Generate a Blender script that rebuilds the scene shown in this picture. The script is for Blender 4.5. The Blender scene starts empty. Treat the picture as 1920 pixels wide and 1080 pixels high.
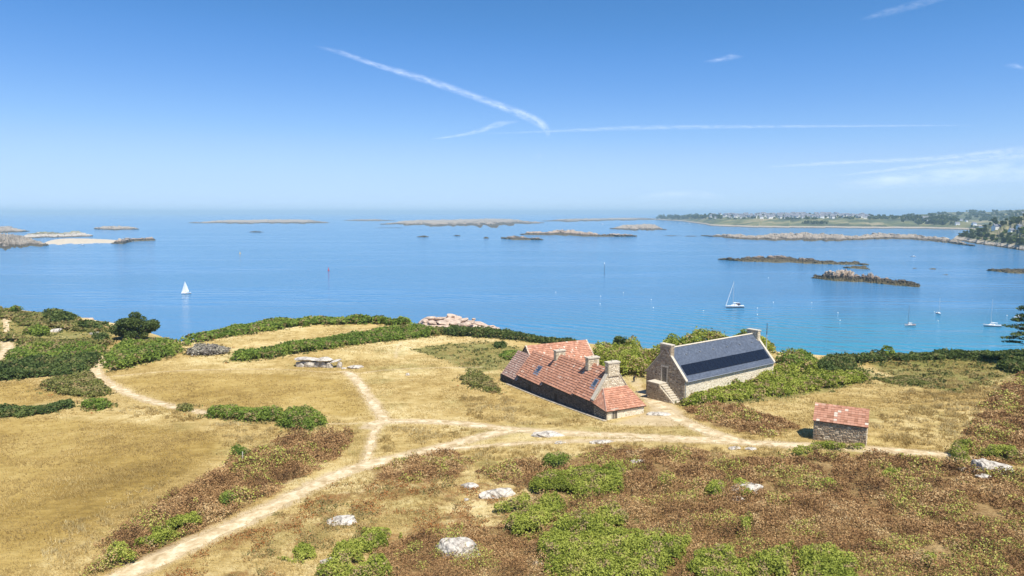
import bpy, math, random
import numpy as np
from mathutils import Vector, Matrix

# ------------------------------------------------------------------ camera, sky, sun, exposure
scene = bpy.context.scene
col = scene.collection
F = 1280.0                                   # focal length in pixels of the 1920 px wide photograph
PITCH = math.atan(142 / F)
CZ = 62.0                                    # drone height above the sea
cam = bpy.data.cameras.new('camera')
cam.lens = 24; cam.sensor_width = 36; cam.clip_start = 0.5; cam.clip_end = 600000
camo = bpy.data.objects.new('camera', cam); col.objects.link(camo)
camo.location = (0, 0, CZ); camo.rotation_euler = (math.pi / 2 - PITCH, 0, 0)
scene.camera = camo

SUN_EL = math.radians(60); SUN_AZ = math.atan2(.54, -.84)      # azimuth measured from +Y towards +X
world = bpy.data.worlds.new('World'); scene.world = world; world.use_nodes = True
wn = world.node_tree.nodes; wl = world.node_tree.links; wn.clear()
sky = wn.new('ShaderNodeTexSky'); sky.sky_type = 'NISHITA'; sky.sun_disc = False
sky.sun_elevation = SUN_EL; sky.sun_rotation = SUN_AZ
sky.altitude = 60; sky.air_density = 0.8; sky.dust_density = 0.0; sky.ozone_density = 3.0
dn = wn.new('ShaderNodeVectorMath'); dn.operation = 'SCALE'; dn.inputs['Scale'].default_value = .1
cv = wn.new('ShaderNodeRGBCurve')                # one film-like response for the whole sky
for ch, pts in ((0, [(0, 0), (.08, .034), (.142, .062), (.187, .098), (.30, .20), (.428, .30), (.70, .375), (1, .40)]),
                (1, [(0, 0), (.12, .095), (.245, .191), (.321, .257), (.612, .465), (.80, .52), (1, .545)]),
                (2, [(0, 0), (.25, .25), (.438, .45), (.531, .56), (.75, .70), (1, .76)])):
    c_ = cv.mapping.curves[ch]
    for k_, p_ in enumerate(pts):
        if k_ == 0: c_.points[0].location = p_
        elif k_ == len(pts) - 1: c_.points[-1].location = p_
        else: c_.points.new(*p_)
cv.mapping.update()
up_ = wn.new('ShaderNodeVectorMath'); up_.operation = 'SCALE'; up_.inputs['Scale'].default_value = 10
bg = wn.new('ShaderNodeBackground'); bg.inputs['Strength'].default_value = 0.10
wo = wn.new('ShaderNodeOutputWorld')
wl.new(sky.outputs[0], dn.inputs[0]); wl.new(dn.outputs[0], cv.inputs['Color']); wl.new(cv.outputs[0], up_.inputs[0]); wl.new(up_.outputs[0], bg.inputs[0]); wl.new(bg.outputs[0], wo.inputs[0])

sl = bpy.data.lights.new('sun', 'SUN'); sl.energy = 4.7; sl.angle = math.radians(.53); sl.color = (1.0, .95, .86)
so = bpy.data.objects.new('sun', sl); col.objects.link(so)
sd = Vector((math.sin(SUN_AZ) * math.cos(SUN_EL), math.cos(SUN_AZ) * math.cos(SUN_EL), math.sin(SUN_EL)))
so.rotation_euler = sd.to_track_quat('Z', 'Y').to_euler(); so.location = (0, 0, 200)
vs = scene.view_settings
vs.view_transform = 'Standard'; vs.look = 'None'; vs.gamma = 1; vs.use_curve_mapping = False; vs.exposure = 0.58

# ------------------------------------------------------------------ numeric helpers
rng = np.random.default_rng(7)
random.seed(7)

def _hash(ix, iy, seed):
    h = (ix.astype(np.int64) * 374761393 + iy.astype(np.int64) * 668265263 + seed * 1442695041) & 0xffffffff
    h = ((h ^ (h >> 13)) * 1274126177) & 0xffffffff
    return ((h ^ (h >> 16)) & 0xffff) / 65535.0

def vnoise(x, y, seed=0):
    x = np.asarray(x, float); y = np.asarray(y, float)
    ix = np.floor(x); iy = np.floor(y); fx = x - ix; fy = y - iy
    fx = fx * fx * (3 - 2 * fx); fy = fy * fy * (3 - 2 * fy)
    a = _hash(ix, iy, seed); b = _hash(ix + 1, iy, seed); c = _hash(ix, iy + 1, seed); d = _hash(ix + 1, iy + 1, seed)
    return (a * (1 - fx) + b * fx) * (1 - fy) + (c * (1 - fx) + d * fx) * fy

def fbm(x, y, seed=0, oct=4):
    s = 0; am = .5; t = 0
    for k in range(oct):
        s = s + am * vnoise(x * 2 ** k + 17.3 * k, y * 2 ** k - 9.1 * k, seed + k); t += am; am *= .5
    return s / t

def bubbles(x, y, seed=0):
    """rounded lumps, 1 on a lump's middle, 0 in the gaps between lumps"""
    ix = np.floor(x); iy = np.floor(y); best = np.full(np.shape(x), 9.0)
    for dx in (-1, 0, 1):
        for dy in (-1, 0, 1):
            cx = ix + dx; cy = iy + dy
            px = cx + .15 + .7 * _hash(cx, cy, seed); py = cy + .15 + .7 * _hash(cx, cy, seed + 5)
            best = np.minimum(best, (x - px) ** 2 + (y - py) ** 2)
    return np.sqrt(np.clip(1 - best / .75, 0, 1))

def ray(px, py):
    u = (px - 960) / F; v = (540 - py) / F
    c, s = math.cos(PITCH), math.sin(PITCH)
    return np.array([u, c + v * s, -s + v * c])

def at_z(px, py, z=0.0):
    d = ray(px, py); t = (z - CZ) / d[2]
    return np.array([d[0] * t, d[1] * t, z])

def at_y(px, py, Y):
    d = ray(px, py); t = Y / d[1]
    return np.array([d[0] * t, Y, CZ + d[2] * t])

def seg_dist(x, y, pts, closed=False):
    best = np.full(np.shape(x), 1e9)
    n = len(pts); m = n if closed else n - 1
    for i in range(m):
        ax, ay = pts[i][0], pts[i][1]; bx, by = pts[(i + 1) % n][0], pts[(i + 1) % n][1]
        dx, dy = bx - ax, by - ay; L = dx * dx + dy * dy + 1e-12
        t = np.clip(((x - ax) * dx + (y - ay) * dy) / L, 0, 1)
        best = np.minimum(best, (x - ax - t * dx) ** 2 + (y - ay - t * dy) ** 2)
    return np.sqrt(best)

def inside(x, y, pts):
    c = np.zeros(np.shape(x), bool); n = len(pts)
    for i in range(n):
        x0, y0 = pts[i][0], pts[i][1]; x1, y1 = pts[(i + 1) % n][0], pts[(i + 1) % n][1]
        if y0 == y1: continue
        c ^= ((y0 > y) != (y1 > y)) & (x < (x1 - x0) * (y - y0) / (y1 - y0) + x0)
    return c

def sdf(x, y, pts):
    """positive inside, metres"""
    x = np.asarray(x, float); y = np.asarray(y, float)
    pts = np.asarray(pts, float)
    out = np.full(x.shape, -30.0)
    m = (x > pts[:, 0].min() - 8) & (x < pts[:, 0].max() + 8) & (y > pts[:, 1].min() - 8) & (y < pts[:, 1].max() + 8)
    if m.any():
        d = seg_dist(x[m], y[m], pts, True); out[m] = np.where(inside(x[m], y[m], pts), d, -d)
    return out

# ------------------------------------------------------------------ the land form
def plateau(x, y):
    tx = 25 * np.tanh((x - 13.5) / 25); ty = 30 * np.tanh((y - 94.7) / 30)
    z = 32.5 + .05 * tx - .05 * ty
    z = z + (fbm(x / 26, y / 26, 3, 3) - .5) * 1.1 * np.clip((np.hypot(x - 12, y - 100) - 12) / 25, 0, 1)
    z = z + 2.2 * np.exp(-(((x + 150) / 45) ** 2 + ((y - 205) / 30) ** 2))
    return z

def plateau_hit(px, py, fn=plateau):
    d = ray(px, py); t = np.arange(25, 420, .4)
    X = d[0] * t; Y = d[1] * t; Z = CZ + d[2] * t
    g = Z - fn(X, Y); k = np.argmax(g < 0)
    if g[k] >= 0: k = len(t) - 1
    a = g[k - 1] / (g[k - 1] - g[k] + 1e-9) if k else 0
    tt = t[k - 1] + a * (t[k] - t[k - 1])
    x, y = d[0] * tt, d[1] * tt
    return np.array([x, y, float(fn(np.array(x), np.array(y)))])

CREST_PX = [(-420, 568), (-200, 570), (0, 580), (100, 590), (180, 605), (222, 624), (300, 641), (350, 644), (420, 626), (520, 611), (620, 604),
            (700, 607), (790, 613), (860, 622), (950, 628), (1020, 634), (1090, 646), (1200, 656), (1330, 656), (1450, 661), (1550, 669),
            (1700, 669), (1820, 665), (1920, 664), (2330, 668)]
CREST = [plateau_hit(*p)[:2] for p in CREST_PX]
LANDPOLY = [(-420, CREST[0][1]), *[tuple(c) for c in CREST], (420, CREST[-1][1]), (420, -60), (-420, -60)]

def H(x, y):
    x = np.asarray(x, float); y = np.asarray(y, float)
    z = plateau(x, y)
    ins = inside(x, y, LANDPOLY); d = seg_dist(x, y, CREST)
    drop = .62 * (np.sqrt(d * d + 64) - 8) + np.clip(d - 6, 0, 60) * .06 * (fbm(x / 9, y / 9, 21, 4) - .5) * 4
    return np.where(ins, z, np.maximum(z - drop, -4))

def G(px, py):
    return plateau_hit(px, py, H)

def gpoly(pts):
    return np.array([G(*p)[:2] for p in pts])

# ------------------------------------------------------------------ mesh helpers
class MB:
    def __init__(s):
        s.v = []; s.n = 0; s.loops = []; s.sizes = []; s.tint = []; s.mat = []
    def faces(s, verts, idx, size, tint=0.5, mat=0):
        verts = np.asarray(verts, float).reshape(-1, 3); idx = np.asarray(idx, np.int64).reshape(-1)
        nf = len(idx) // size
        s.v.append(verts); s.loops.append(idx + s.n); s.n += len(verts)
        s.sizes.append(np.full(nf, size)); s.tint.append(np.broadcast_to(np.asarray(tint, float), (nf,)).copy())
        s.mat.append(np.full(nf, mat))
    def quads(s, q, tint=.5, mat=0):                       # q: (N,4,3)
        q = np.asarray(q, float); s.faces(q.reshape(-1, 3), np.arange(len(q) * 4), 4, tint, mat)
    def poly(s, pts, tint=.5, mat=0):
        s.faces(pts, np.arange(len(pts)), len(pts), tint, mat)
    def box(s, x0, x1, y0, y1, z0, z1, tint=.5, mat=0):
        v = [(x, y, z) for z in (z0, z1) for y in (y0, y1) for x in (x0, x1)]
        s.faces(v, [0, 2, 3, 1, 4, 5, 7, 6, 0, 1, 5, 4, 2, 6, 7, 3, 0, 4, 6, 2, 1, 3, 7, 5], 4, tint, mat)
    def prism(s, pts, off, tint=.5, mat=0):                # polygon pts extruded by vector off
        a = np.asarray(pts, float); b = a + np.asarray(off, float); n = len(a)
        s.poly(a, tint, mat); s.poly(b[::-1], tint, mat)
        for i in range(n):
            j = (i + 1) % n; s.poly([a[j], a[i], b[i], b[j]], tint, mat)
    def tube(s, pts, rad, seg=8, tint=.5, mat=0):
        pts = [Vector(p) for p in pts]; rings = []
        for i, p in enumerate(pts):
            d = (pts[min(i + 1, len(pts) - 1)] - pts[max(i - 1, 0)]).normalized()
            u = d.orthogonal().normalized(); w = d.cross(u)
            r = rad[i] if hasattr(rad, '__len__') else rad
            rings.append([p + (u * math.cos(t) + w * math.sin(t)) * r for t in [2 * math.pi * k / seg for k in range(seg)]])
        v = [tuple(q) for rr in rings for q in rr]; idx = []
        for i in range(len(pts) - 1):
            for k in range(seg):
                idx += [i * seg + k, i * seg + (k + 1) % seg, (i + 1) * seg + (k + 1) % seg, (i + 1) * seg + k]
        s.faces(v, idx, 4, tint, mat); s.poly(rings[-1], tint, mat); s.poly(rings[0][::-1], tint, mat)
    def grid(s, V, tint=.5, mat=0):                        # V: (n,m,3)
        n, m = V.shape[:2]
        i = np.arange(n * m).reshape(n, m)
        f = np.stack([i[:-1, :-1], i[1:, :-1], i[1:, 1:], i[:-1, 1:]], -1).reshape(-1)
        s.faces(V.reshape(-1, 3), f, 4, tint, mat)
    def build(s, name, mats, parent=None, smooth=False):
        me = bpy.data.meshes.new(name)
        V = np.concatenate(s.v); L = np.concatenate(s.loops); S = np.concatenate(s.sizes)
        me.vertices.add(len(V)); me.vertices.foreach_set('co', V.astype(np.float32).ravel())
        me.loops.add(len(L)); me.loops.foreach_set('vertex_index', L.astype(np.int32))
        me.polygons.add(len(S)); st = np.concatenate([[0], np.cumsum(S)[:-1]])
        me.polygons.foreach_set('loop_start', st.astype(np.int32))
        me.polygons.foreach_set('material_index', np.concatenate(s.mat).astype(np.int32))
        me.polygons.foreach_set('use_smooth', np.full(len(S), smooth))
        me.update(calc_edges=True)
        at = me.attributes.new('tint', 'FLOAT', 'FACE'); at.data.foreach_set('value', np.concatenate(s.tint).astype(np.float32))
        for m in (mats if isinstance(mats, (list, tuple)) else [mats]): me.materials.append(m)
        o = bpy.data.objects.new(name, me); col.objects.link(o)
        if parent: o.parent = parent
        return o

def tag(o, label=None, cat=None, group=None, kind=None):
    if label: o['label'] = label
    if cat: o['category'] = cat
    if group: o['group'] = group
    if kind: o['kind'] = kind
    return o

def empty(name, loc, rz=0, label=None, cat=None, group=None):
    o = bpy.data.objects.new(name, None); col.objects.link(o)
    o.location = loc; o.rotation_euler = (0, 0, rz); o.empty_display_size = .3
    return tag(o, label, cat, group)

def copy_tree(o, parent=None):
    c = o.copy(); col.objects.link(c); c.parent = parent
    for ch in list(o.children): copy_tree(ch, c)
    return c

# ------------------------------------------------------------------ materials
def mat(name):
    m = bpy.data.materials.new(name); m.use_nodes = True
    nt = m.node_tree; return m, nt.nodes, nt.links, nt.nodes['Principled BSDF']

def ramp(nodes, stops):
    r = nodes.new('ShaderNodeValToRGB'); e = r.color_ramp.elements
    while len(e) < len(stops): e.new(.5)
    for k, (p, c) in enumerate(stops): e[k].position = p; e[k].color = (*c, 1)
    return r

def plain(name, c, rough=.7, metal=0, noise=0, scale=6, bump=0):
    m, n, l, p = mat(name)
    p.inputs['Base Color'].default_value = (*c, 1); p.inputs['Roughness'].default_value = rough; p.inputs['Metallic'].default_value = metal
    if noise or bump:
        tc = n.new('ShaderNodeTexCoord'); t = n.new('ShaderNodeTexNoise'); t.inputs['Scale'].default_value = scale; t.inputs['Detail'].default_value = 6
        l.new(tc.outputs['Object'], t.inputs['Vector'])
        r = ramp(n, [(.3, tuple(max(0, x * (1 - noise)) for x in c)), (.7, tuple(min(1, x * (1 + noise)) for x in c))])
        l.new(t.outputs['Fac'], r.inputs[0]); l.new(r.outputs[0], p.inputs['Base Color'])
        if bump:
            b = n.new('ShaderNodeBump'); b.inputs['Strength'].default_value = bump; b.inputs['Distance'].default_value = .05
            l.new(t.outputs['Fac'], b.inputs['Height']); l.new(b.outputs[0], p.inputs['Normal'])
    return m

def tinted(name, stops, rough=.75, grain=.25, scale=8, transl=0, spec=.3):
    """colour picked per piece by the face attribute 'tint', with fine grain"""
    m, n, l, p = mat(name)
    a = n.new('ShaderNodeAttribute'); a.attribute_name = 'tint'
    r = ramp(n, stops); l.new(a.outputs['Fac'], r.inputs[0])
    c = r.outputs[0]
    if grain:
        tc = n.new('ShaderNodeTexCoord'); t = n.new('ShaderNodeTexNoise'); t.inputs['Scale'].default_value = scale; t.inputs['Detail'].default_value = 5
        l.new(tc.outputs['Object'], t.inputs['Vector'])
        mr = n.new('ShaderNodeMapRange'); mr.inputs[1].default_value = .3; mr.inputs[2].default_value = .7
        mr.inputs[3].default_value = 1 - grain; mr.inputs[4].default_value = 1 + grain
        l.new(t.outputs['Fac'], mr.inputs[0])
        v = n.new('ShaderNodeVectorMath'); v.operation = 'SCALE'; l.new(c, v.inputs[0]); l.new(mr.outputs[0], v.inputs['Scale']); c = v.outputs[0]
    l.new(c, p.inputs['Base Color']); p.inputs['Roughness'].default_value = rough; p.inputs['Specular IOR Level'].default_value = spec
    if transl:
        tr = n.new('ShaderNodeBsdfTranslucent'); l.new(c, tr.inputs[0])
        mx = n.new('ShaderNodeMixShader'); mx.inputs[0].default_value = transl
        l.new(p.outputs[0], mx.inputs[1]); l.new(tr.outputs[0], mx.inputs[2]); l.new(mx.outputs[0], n['Material Output'].inputs[0])
    return m

M = {}
M['leaf_bright'] = tinted('bright_leaf', [(0, (.110, .140, .018)), (.4, (.250, .290, .038)), (.86, (.410, .430, .080)), (.9, (.34, .24, .10)), (1, (.46, .35, .18))], grain=0, transl=.25)
M['leaf_mid'] = tinted('mid_leaf', [(0, (.075, .120, .018)), (.45, (.180, .255, .038)), (.86, (.300, .355, .062)), (.9, (.30, .23, .09)), (1, (.38, .30, .14))], grain=0, transl=.35)
M['leaf_dark'] = tinted('dark_leaf', [(0, (.036, .062, .016)), (.5, (.090, .130, .030)), (.88, (.165, .200, .050)), (1, (.22, .18, .07))], grain=0, transl=.3)
M['leaf_olive'] = tinted('olive_leaf', [(0, (.090, .105, .022)), (.45, (.205, .215, .050)), (.75, (.300, .255, .095)), (1, (.40, .28, .13))], grain=0, transl=.3)
M['leaf_grey'] = tinted('grey_twigs', [(0, (.12, .10, .085)), (.5, (.25, .22, .18)), (1, (.34, .31, .22))], grain=0)
M['bracken'] = tinted('dead_bracken', [(0, (.125, .068, .028)), (.25, (.290, .160, .064)), (.5, (.430, .262, .112)), (.80, (.620, .470, .240)), (.88, (.46, .43, .11)), (1, (.36, .42, .07))], grain=0, transl=.15)
M['heath'] = tinted('heath_tuft', [(0, (.045, .070, .014)), (.3, (.120, .140, .030)), (.55, (.230, .190, .070)), (.78, (.360, .240, .100)), (1, (.330, .135, .036))], grain=0, transl=.15)
M['straw'] = tinted('straw', [(0, (.260, .175, .055)), (.4, (.420, .300, .105)), (.75, (.540, .415, .180)), (1, (.660, .560, .310))], grain=0, transl=.25)
M['tile'] = tinted('roof_tile', [(0, (.240, .115, .064)), (.3, (.375, .175, .106)), (.6, (.460, .228, .146)), (.84, (.515, .305, .215)), (.92, (.55, .40, .30)), (1, (.60, .51, .41))], rough=.85, grain=.24, scale=1.6)
M['tile_old'] = tinted('lichened_roof_tile', [(0, (.220, .130, .105)), (.4, (.330, .200, .155)), (.75, (.420, .290, .230)), (1, (.50, .42, .35))], rough=.9, grain=.2, scale=3)
M['slate'] = tinted('slate', [(0, (.055, .070, .098)), (.5, (.082, .100, .135)), (1, (.120, .138, .172))], rough=.5, grain=.25, scale=2.5, spec=.5)
M['stone'] = tinted('granite_stone', [(0, (.170, .120, .078)), (.4, (.330, .245, .160)), (.75, (.460, .365, .250)), (1, (.56, .48, .36))], rough=.9, grain=.35, scale=7)
M['stone_pale'] = tinted('pale_granite_stone', [(0, (.40, .32, .21)), (.4, (.60, .51, .36)), (1, (.76, .68, .53))], rough=.9, grain=.3, scale=7)  # paler granite copy; on lit walls the sun's brightness sits in the colour
M['stone_dark'] = tinted('shaded_dark_stone', [(0, (.055, .044, .037)), (.5, (.105, .085, .070)), (1, (.180, .150, .125))], rough=.9, grain=.4, scale=6)  # darker granite copy, the farmhouse front's shade put into its colour
M['mortar'] = plain('lime_mortar', (.42, .36, .26), .95, noise=.3, scale=5, bump=.4)
M['mortar_sunlit'] = plain('sunlit_pale_mortar', (.70, .62, .47), .95, noise=.2, scale=4, bump=.3)  # mortar lightened to put sunlight into the colour of lit walls
M['mortar_dark'] = plain('shaded_dark_mortar', (.10, .083, .068), .95, noise=.3, scale=5, bump=.4)  # mortar darkened likewise, shade held in the colour
M['cap'] = plain('pale_coping_stone', (.52, .46, .36), .9, noise=.25, scale=6, bump=.3)
M['paving'] = plain('worn_paving', (.40, .34, .25), .95, noise=.35, scale=2, bump=.3)
M['wood'] = plain('weathered_door_wood', (.055, .035, .024), .8, noise=.4, scale=12)
M['door_dark'] = plain('dark_blue_door_paint', (.020, .026, .040), .6, noise=.2, scale=10)
M['glass'] = plain('window_glass', (.05, .07, .10), .05); M['glass'].node_tree.nodes['Principled BSDF'].inputs['Specular IOR Level'].default_value = .8
M['zinc'] = plain('zinc_flashing', (.38, .40, .43), .45, .6)
M['panel'] = plain('solar_cells', (.010, .013, .022), .2); M['panel'].node_tree.nodes['Principled BSDF'].inputs['Specular IOR Level'].default_value = .35
M['panel_frame'] = plain('panel_frame', (.02, .022, .03), .4, .5)
M['white'] = plain('white_gelcoat', (.80, .80, .78), .3)
M['sail'] = plain('white_sailcloth', (.82, .82, .80), .7)
M['alu'] = plain('mast_aluminium', (.62, .64, .66), .35, .4)
M['navy'] = plain('navy_canvas', (.02, .03, .07), .7)
M['antifoul'] = plain('dark_antifouling', (.03, .03, .04), .6)
M['red'] = plain('red_paint', (.45, .05, .04), .5)
M['yellow'] = plain('yellow_paint', (.65, .42, .04), .5)
M['varnish'] = plain('varnished_wood', (.30, .13, .05), .35, noise=.3, scale=5)
M['black'] = plain('black_paint', (.02, .02, .022), .6)
M['post'] = plain('bleached_post', (.55, .50, .42), .85, noise=.25, scale=10)
M['bark'] = plain('bark', (.09, .065, .048), .9, noise=.4, scale=4, bump=.6)
M['house_wall'] = plain('white_render', (.84, .83, .80), .8)
M['house_roof'] = plain('house_slate', (.12, .13, .16), .6)
M['skin'] = plain('skin', (.50, .30, .20), .6)
M['navy_cloth'] = plain('dark_blue_cloth', (.015, .022, .05), .9)
M['hair'] = plain('brown_hair', (.06, .04, .025), .8)

def boulder_mat():
    m, n, l, p = mat('lichened_granite')
    tc = n.new('ShaderNodeTexCoord')
    def tex(kind, sc, det=8):
        t = n.new('ShaderNodeTex' + kind); t.inputs['Scale'].default_value = sc
        if kind == 'Noise': t.inputs['Detail'].default_value = det; t.inputs['Roughness'].default_value = .65
        l.new(tc.outputs['Object'], t.inputs['Vector']); return t
    t = tex('Noise', 1.7); r = ramp(n, [(.32, (.14, .115, .09)), (.42, (.33, .285, .23)), (.52, (.54, .485, .405)), (.70, (.66, .61, .52))]); l.new(t.outputs['Fac'], r.inputs[0])
    v = tex('Voronoi', .42); v.feature = 'DISTANCE_TO_EDGE'; dw = n.new('ShaderNodeMix'); dw.data_type = 'RGBA'; dw.blend_type = 'ADD'; dw.inputs[0].default_value = .9; l.new(tc.outputs['Object'], dw.inputs[6]); l.new(t.outputs['Color'], dw.inputs[7]); l.new(dw.outputs[2], v.inputs['Vector']); cr = n.new('ShaderNodeMapRange'); cr.inputs[1].default_value = .0; cr.inputs[2].default_value = .03; cr.inputs[3].default_value = .55; l.new(v.outputs['Distance'], cr.inputs[0])
    sc_ = n.new('ShaderNodeVectorMath'); sc_.operation = 'SCALE'; l.new(r.outputs[0], sc_.inputs[0]); l.new(cr.outputs[0], sc_.inputs['Scale']); l.new(sc_.outputs[0], p.inputs['Base Color'])
    t2 = tex('Noise', 5); b1 = n.new('ShaderNodeBump'); b1.inputs['Strength'].default_value = .8; b1.inputs['Distance'].default_value = .12; l.new(t2.outputs['Fac'], b1.inputs['Height'])
    b2 = n.new('ShaderNodeBump'); b2.inputs['Strength'].default_value = .8; b2.inputs['Distance'].default_value = .1; l.new(cr.outputs[0], b2.inputs['Height']); l.new(b1.outputs[0], b2.inputs['Normal']); l.new(b2.outputs[0], p.inputs['Normal'])
    p.inputs['Roughness'].default_value = .9
    return m
M['boulder'] = boulder_mat()

def shore_mat(name, weed_top, rock, green=None):
    """tidal rock: weed below the tide line, bare granite above, optional turf on the tops"""
    m, n, l, p = mat(name)
    g = n.new('ShaderNodeNewGeometry'); sx = n.new('ShaderNodeSeparateXYZ'); l.new(g.outputs['Position'], sx.inputs[0])
    t = n.new('ShaderNodeTexNoise'); t.inputs['Scale'].default_value = .16; t.inputs['Detail'].default_value = 8; t.inputs['Roughness'].default_value = .65
    l.new(g.outputs['Position'], t.inputs['Vector'])
    ad = n.new('ShaderNodeMath'); ad.operation = 'MULTIPLY_ADD'; ad.inputs[1].default_value = 5.0; l.new(t.outputs['Fac'], ad.inputs[0])
    sb = n.new('ShaderNodeMath'); sb.operation = 'ADD'; sb.inputs[1].default_value = -2.5; l.new(sx.outputs['Z'], sb.inputs[0]); l.new(sb.outputs[0], ad.inputs[2])
    mr = n.new('ShaderNodeMapRange'); mr.inputs[1].default_value = 0; mr.inputs[2].default_value = weed_top * 2; l.new(ad.outputs[0], mr.inputs[0])
    st = [(0, (.115, .095, .040)), (.32, (.075, .060, .030)), (.50, (.060, .050, .034)), (.62, rock[0]), (1, rock[1])]
    r = ramp(n, st); l.new(mr.outputs[0], r.inputs[0]); c = r.outputs[0]
    t2 = n.new('ShaderNodeTexNoise'); t2.inputs['Scale'].default_value = .5; t2.inputs['Detail'].default_value = 6; l.new(g.outputs['Position'], t2.inputs['Vector'])
    mr2 = n.new('ShaderNodeMapRange'); mr2.inputs[1].default_value = .3; mr2.inputs[2].default_value = .7; mr2.inputs[3].default_value = .6; mr2.inputs[4].default_value = 1.3; l.new(t2.outputs['Fac'], mr2.inputs[0])
    v = n.new('ShaderNodeVectorMath'); v.operation = 'SCALE'; l.new(c, v.inputs[0]); l.new(mr2.outputs[0], v.inputs['Scale']); c = v.outputs[0]
    if green:
        gz = n.new('ShaderNodeMapRange'); gz.inputs[1].default_value = green[1]; gz.inputs[2].default_value = green[1] + 2; l.new(ad.outputs[0], gz.inputs[0])
        sn = n.new('ShaderNodeSeparateXYZ'); l.new(g.outputs['Normal'], sn.inputs[0])
        up = n.new('ShaderNodeMapRange'); up.inputs[1].default_value = .55; up.inputs[2].default_value = .8; l.new(sn.outputs['Z'], up.inputs[0])
        mu = n.new('ShaderNodeMath'); mu.operation = 'MULTIPLY'; l.new(gz.outputs[0], mu.inputs[0]); l.new(up.outputs[0], mu.inputs[1])
        mx = n.new('ShaderNodeMix'); mx.data_type = 'RGBA'; l.new(mu.outputs[0], mx.inputs[0]); l.new(c, mx.inputs[6]); c = mx.outputs[2]
        t3 = n.new('ShaderNodeTexNoise'); t3.inputs['Scale'].default_value = .007; t3.inputs['Detail'].default_value = 7; l.new(g.outputs['Position'], t3.inputs['Vector'])
        g0 = green[0]; gr_ = ramp(n, [(.36, tuple(q * .55 for q in g0)), (.48, g0), (.56, (g0[0] * 1.9, g0[1] * 1.55, g0[2] * 1.5)), (.68, (.30, .25, .14))]); l.new(t3.outputs['Fac'], gr_.inputs[0]); l.new(gr_.outputs[0], mx.inputs[7])
    l.new(c, p.inputs['Base Color']); p.inputs['Roughness'].default_value = .9
    b = n.new('ShaderNodeBump'); b.inputs['Strength'].default_value = .8; b.inputs['Distance'].default_value = 1.0; l.new(t2.outputs['Fac'], b.inputs['Height']); l.new(b.outputs[0], p.inputs['Normal'])
    return m
M['reef'] = shore_mat('weedy_reef_rock', 3.9, ((.27, .20, .145), (.46, .37, .28)))
M['reef_pale'] = shore_mat('pale_reef_rock', 2.4, ((.20, .165, .12), (.35, .30, .235)))
M['isle'] = shore_mat('island_rock_and_turf', 1.6, ((.30, .26, .21), (.46, .42, .36)), ((.15, .16, .05), 6))
M['main'] = shore_mat('mainland_shore_and_scrub', 1.8, ((.36, .30, .22), (.42, .36, .27)), ((.085, .105, .040), 5.5))
M['point'] = shore_mat('pink_granite', .2, ((.36, .25, .185), (.50, .38, .29)))
M['sand'] = plain('shell_sand', (.50, .43, .32), .95, noise=.2, scale=.2)

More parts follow.
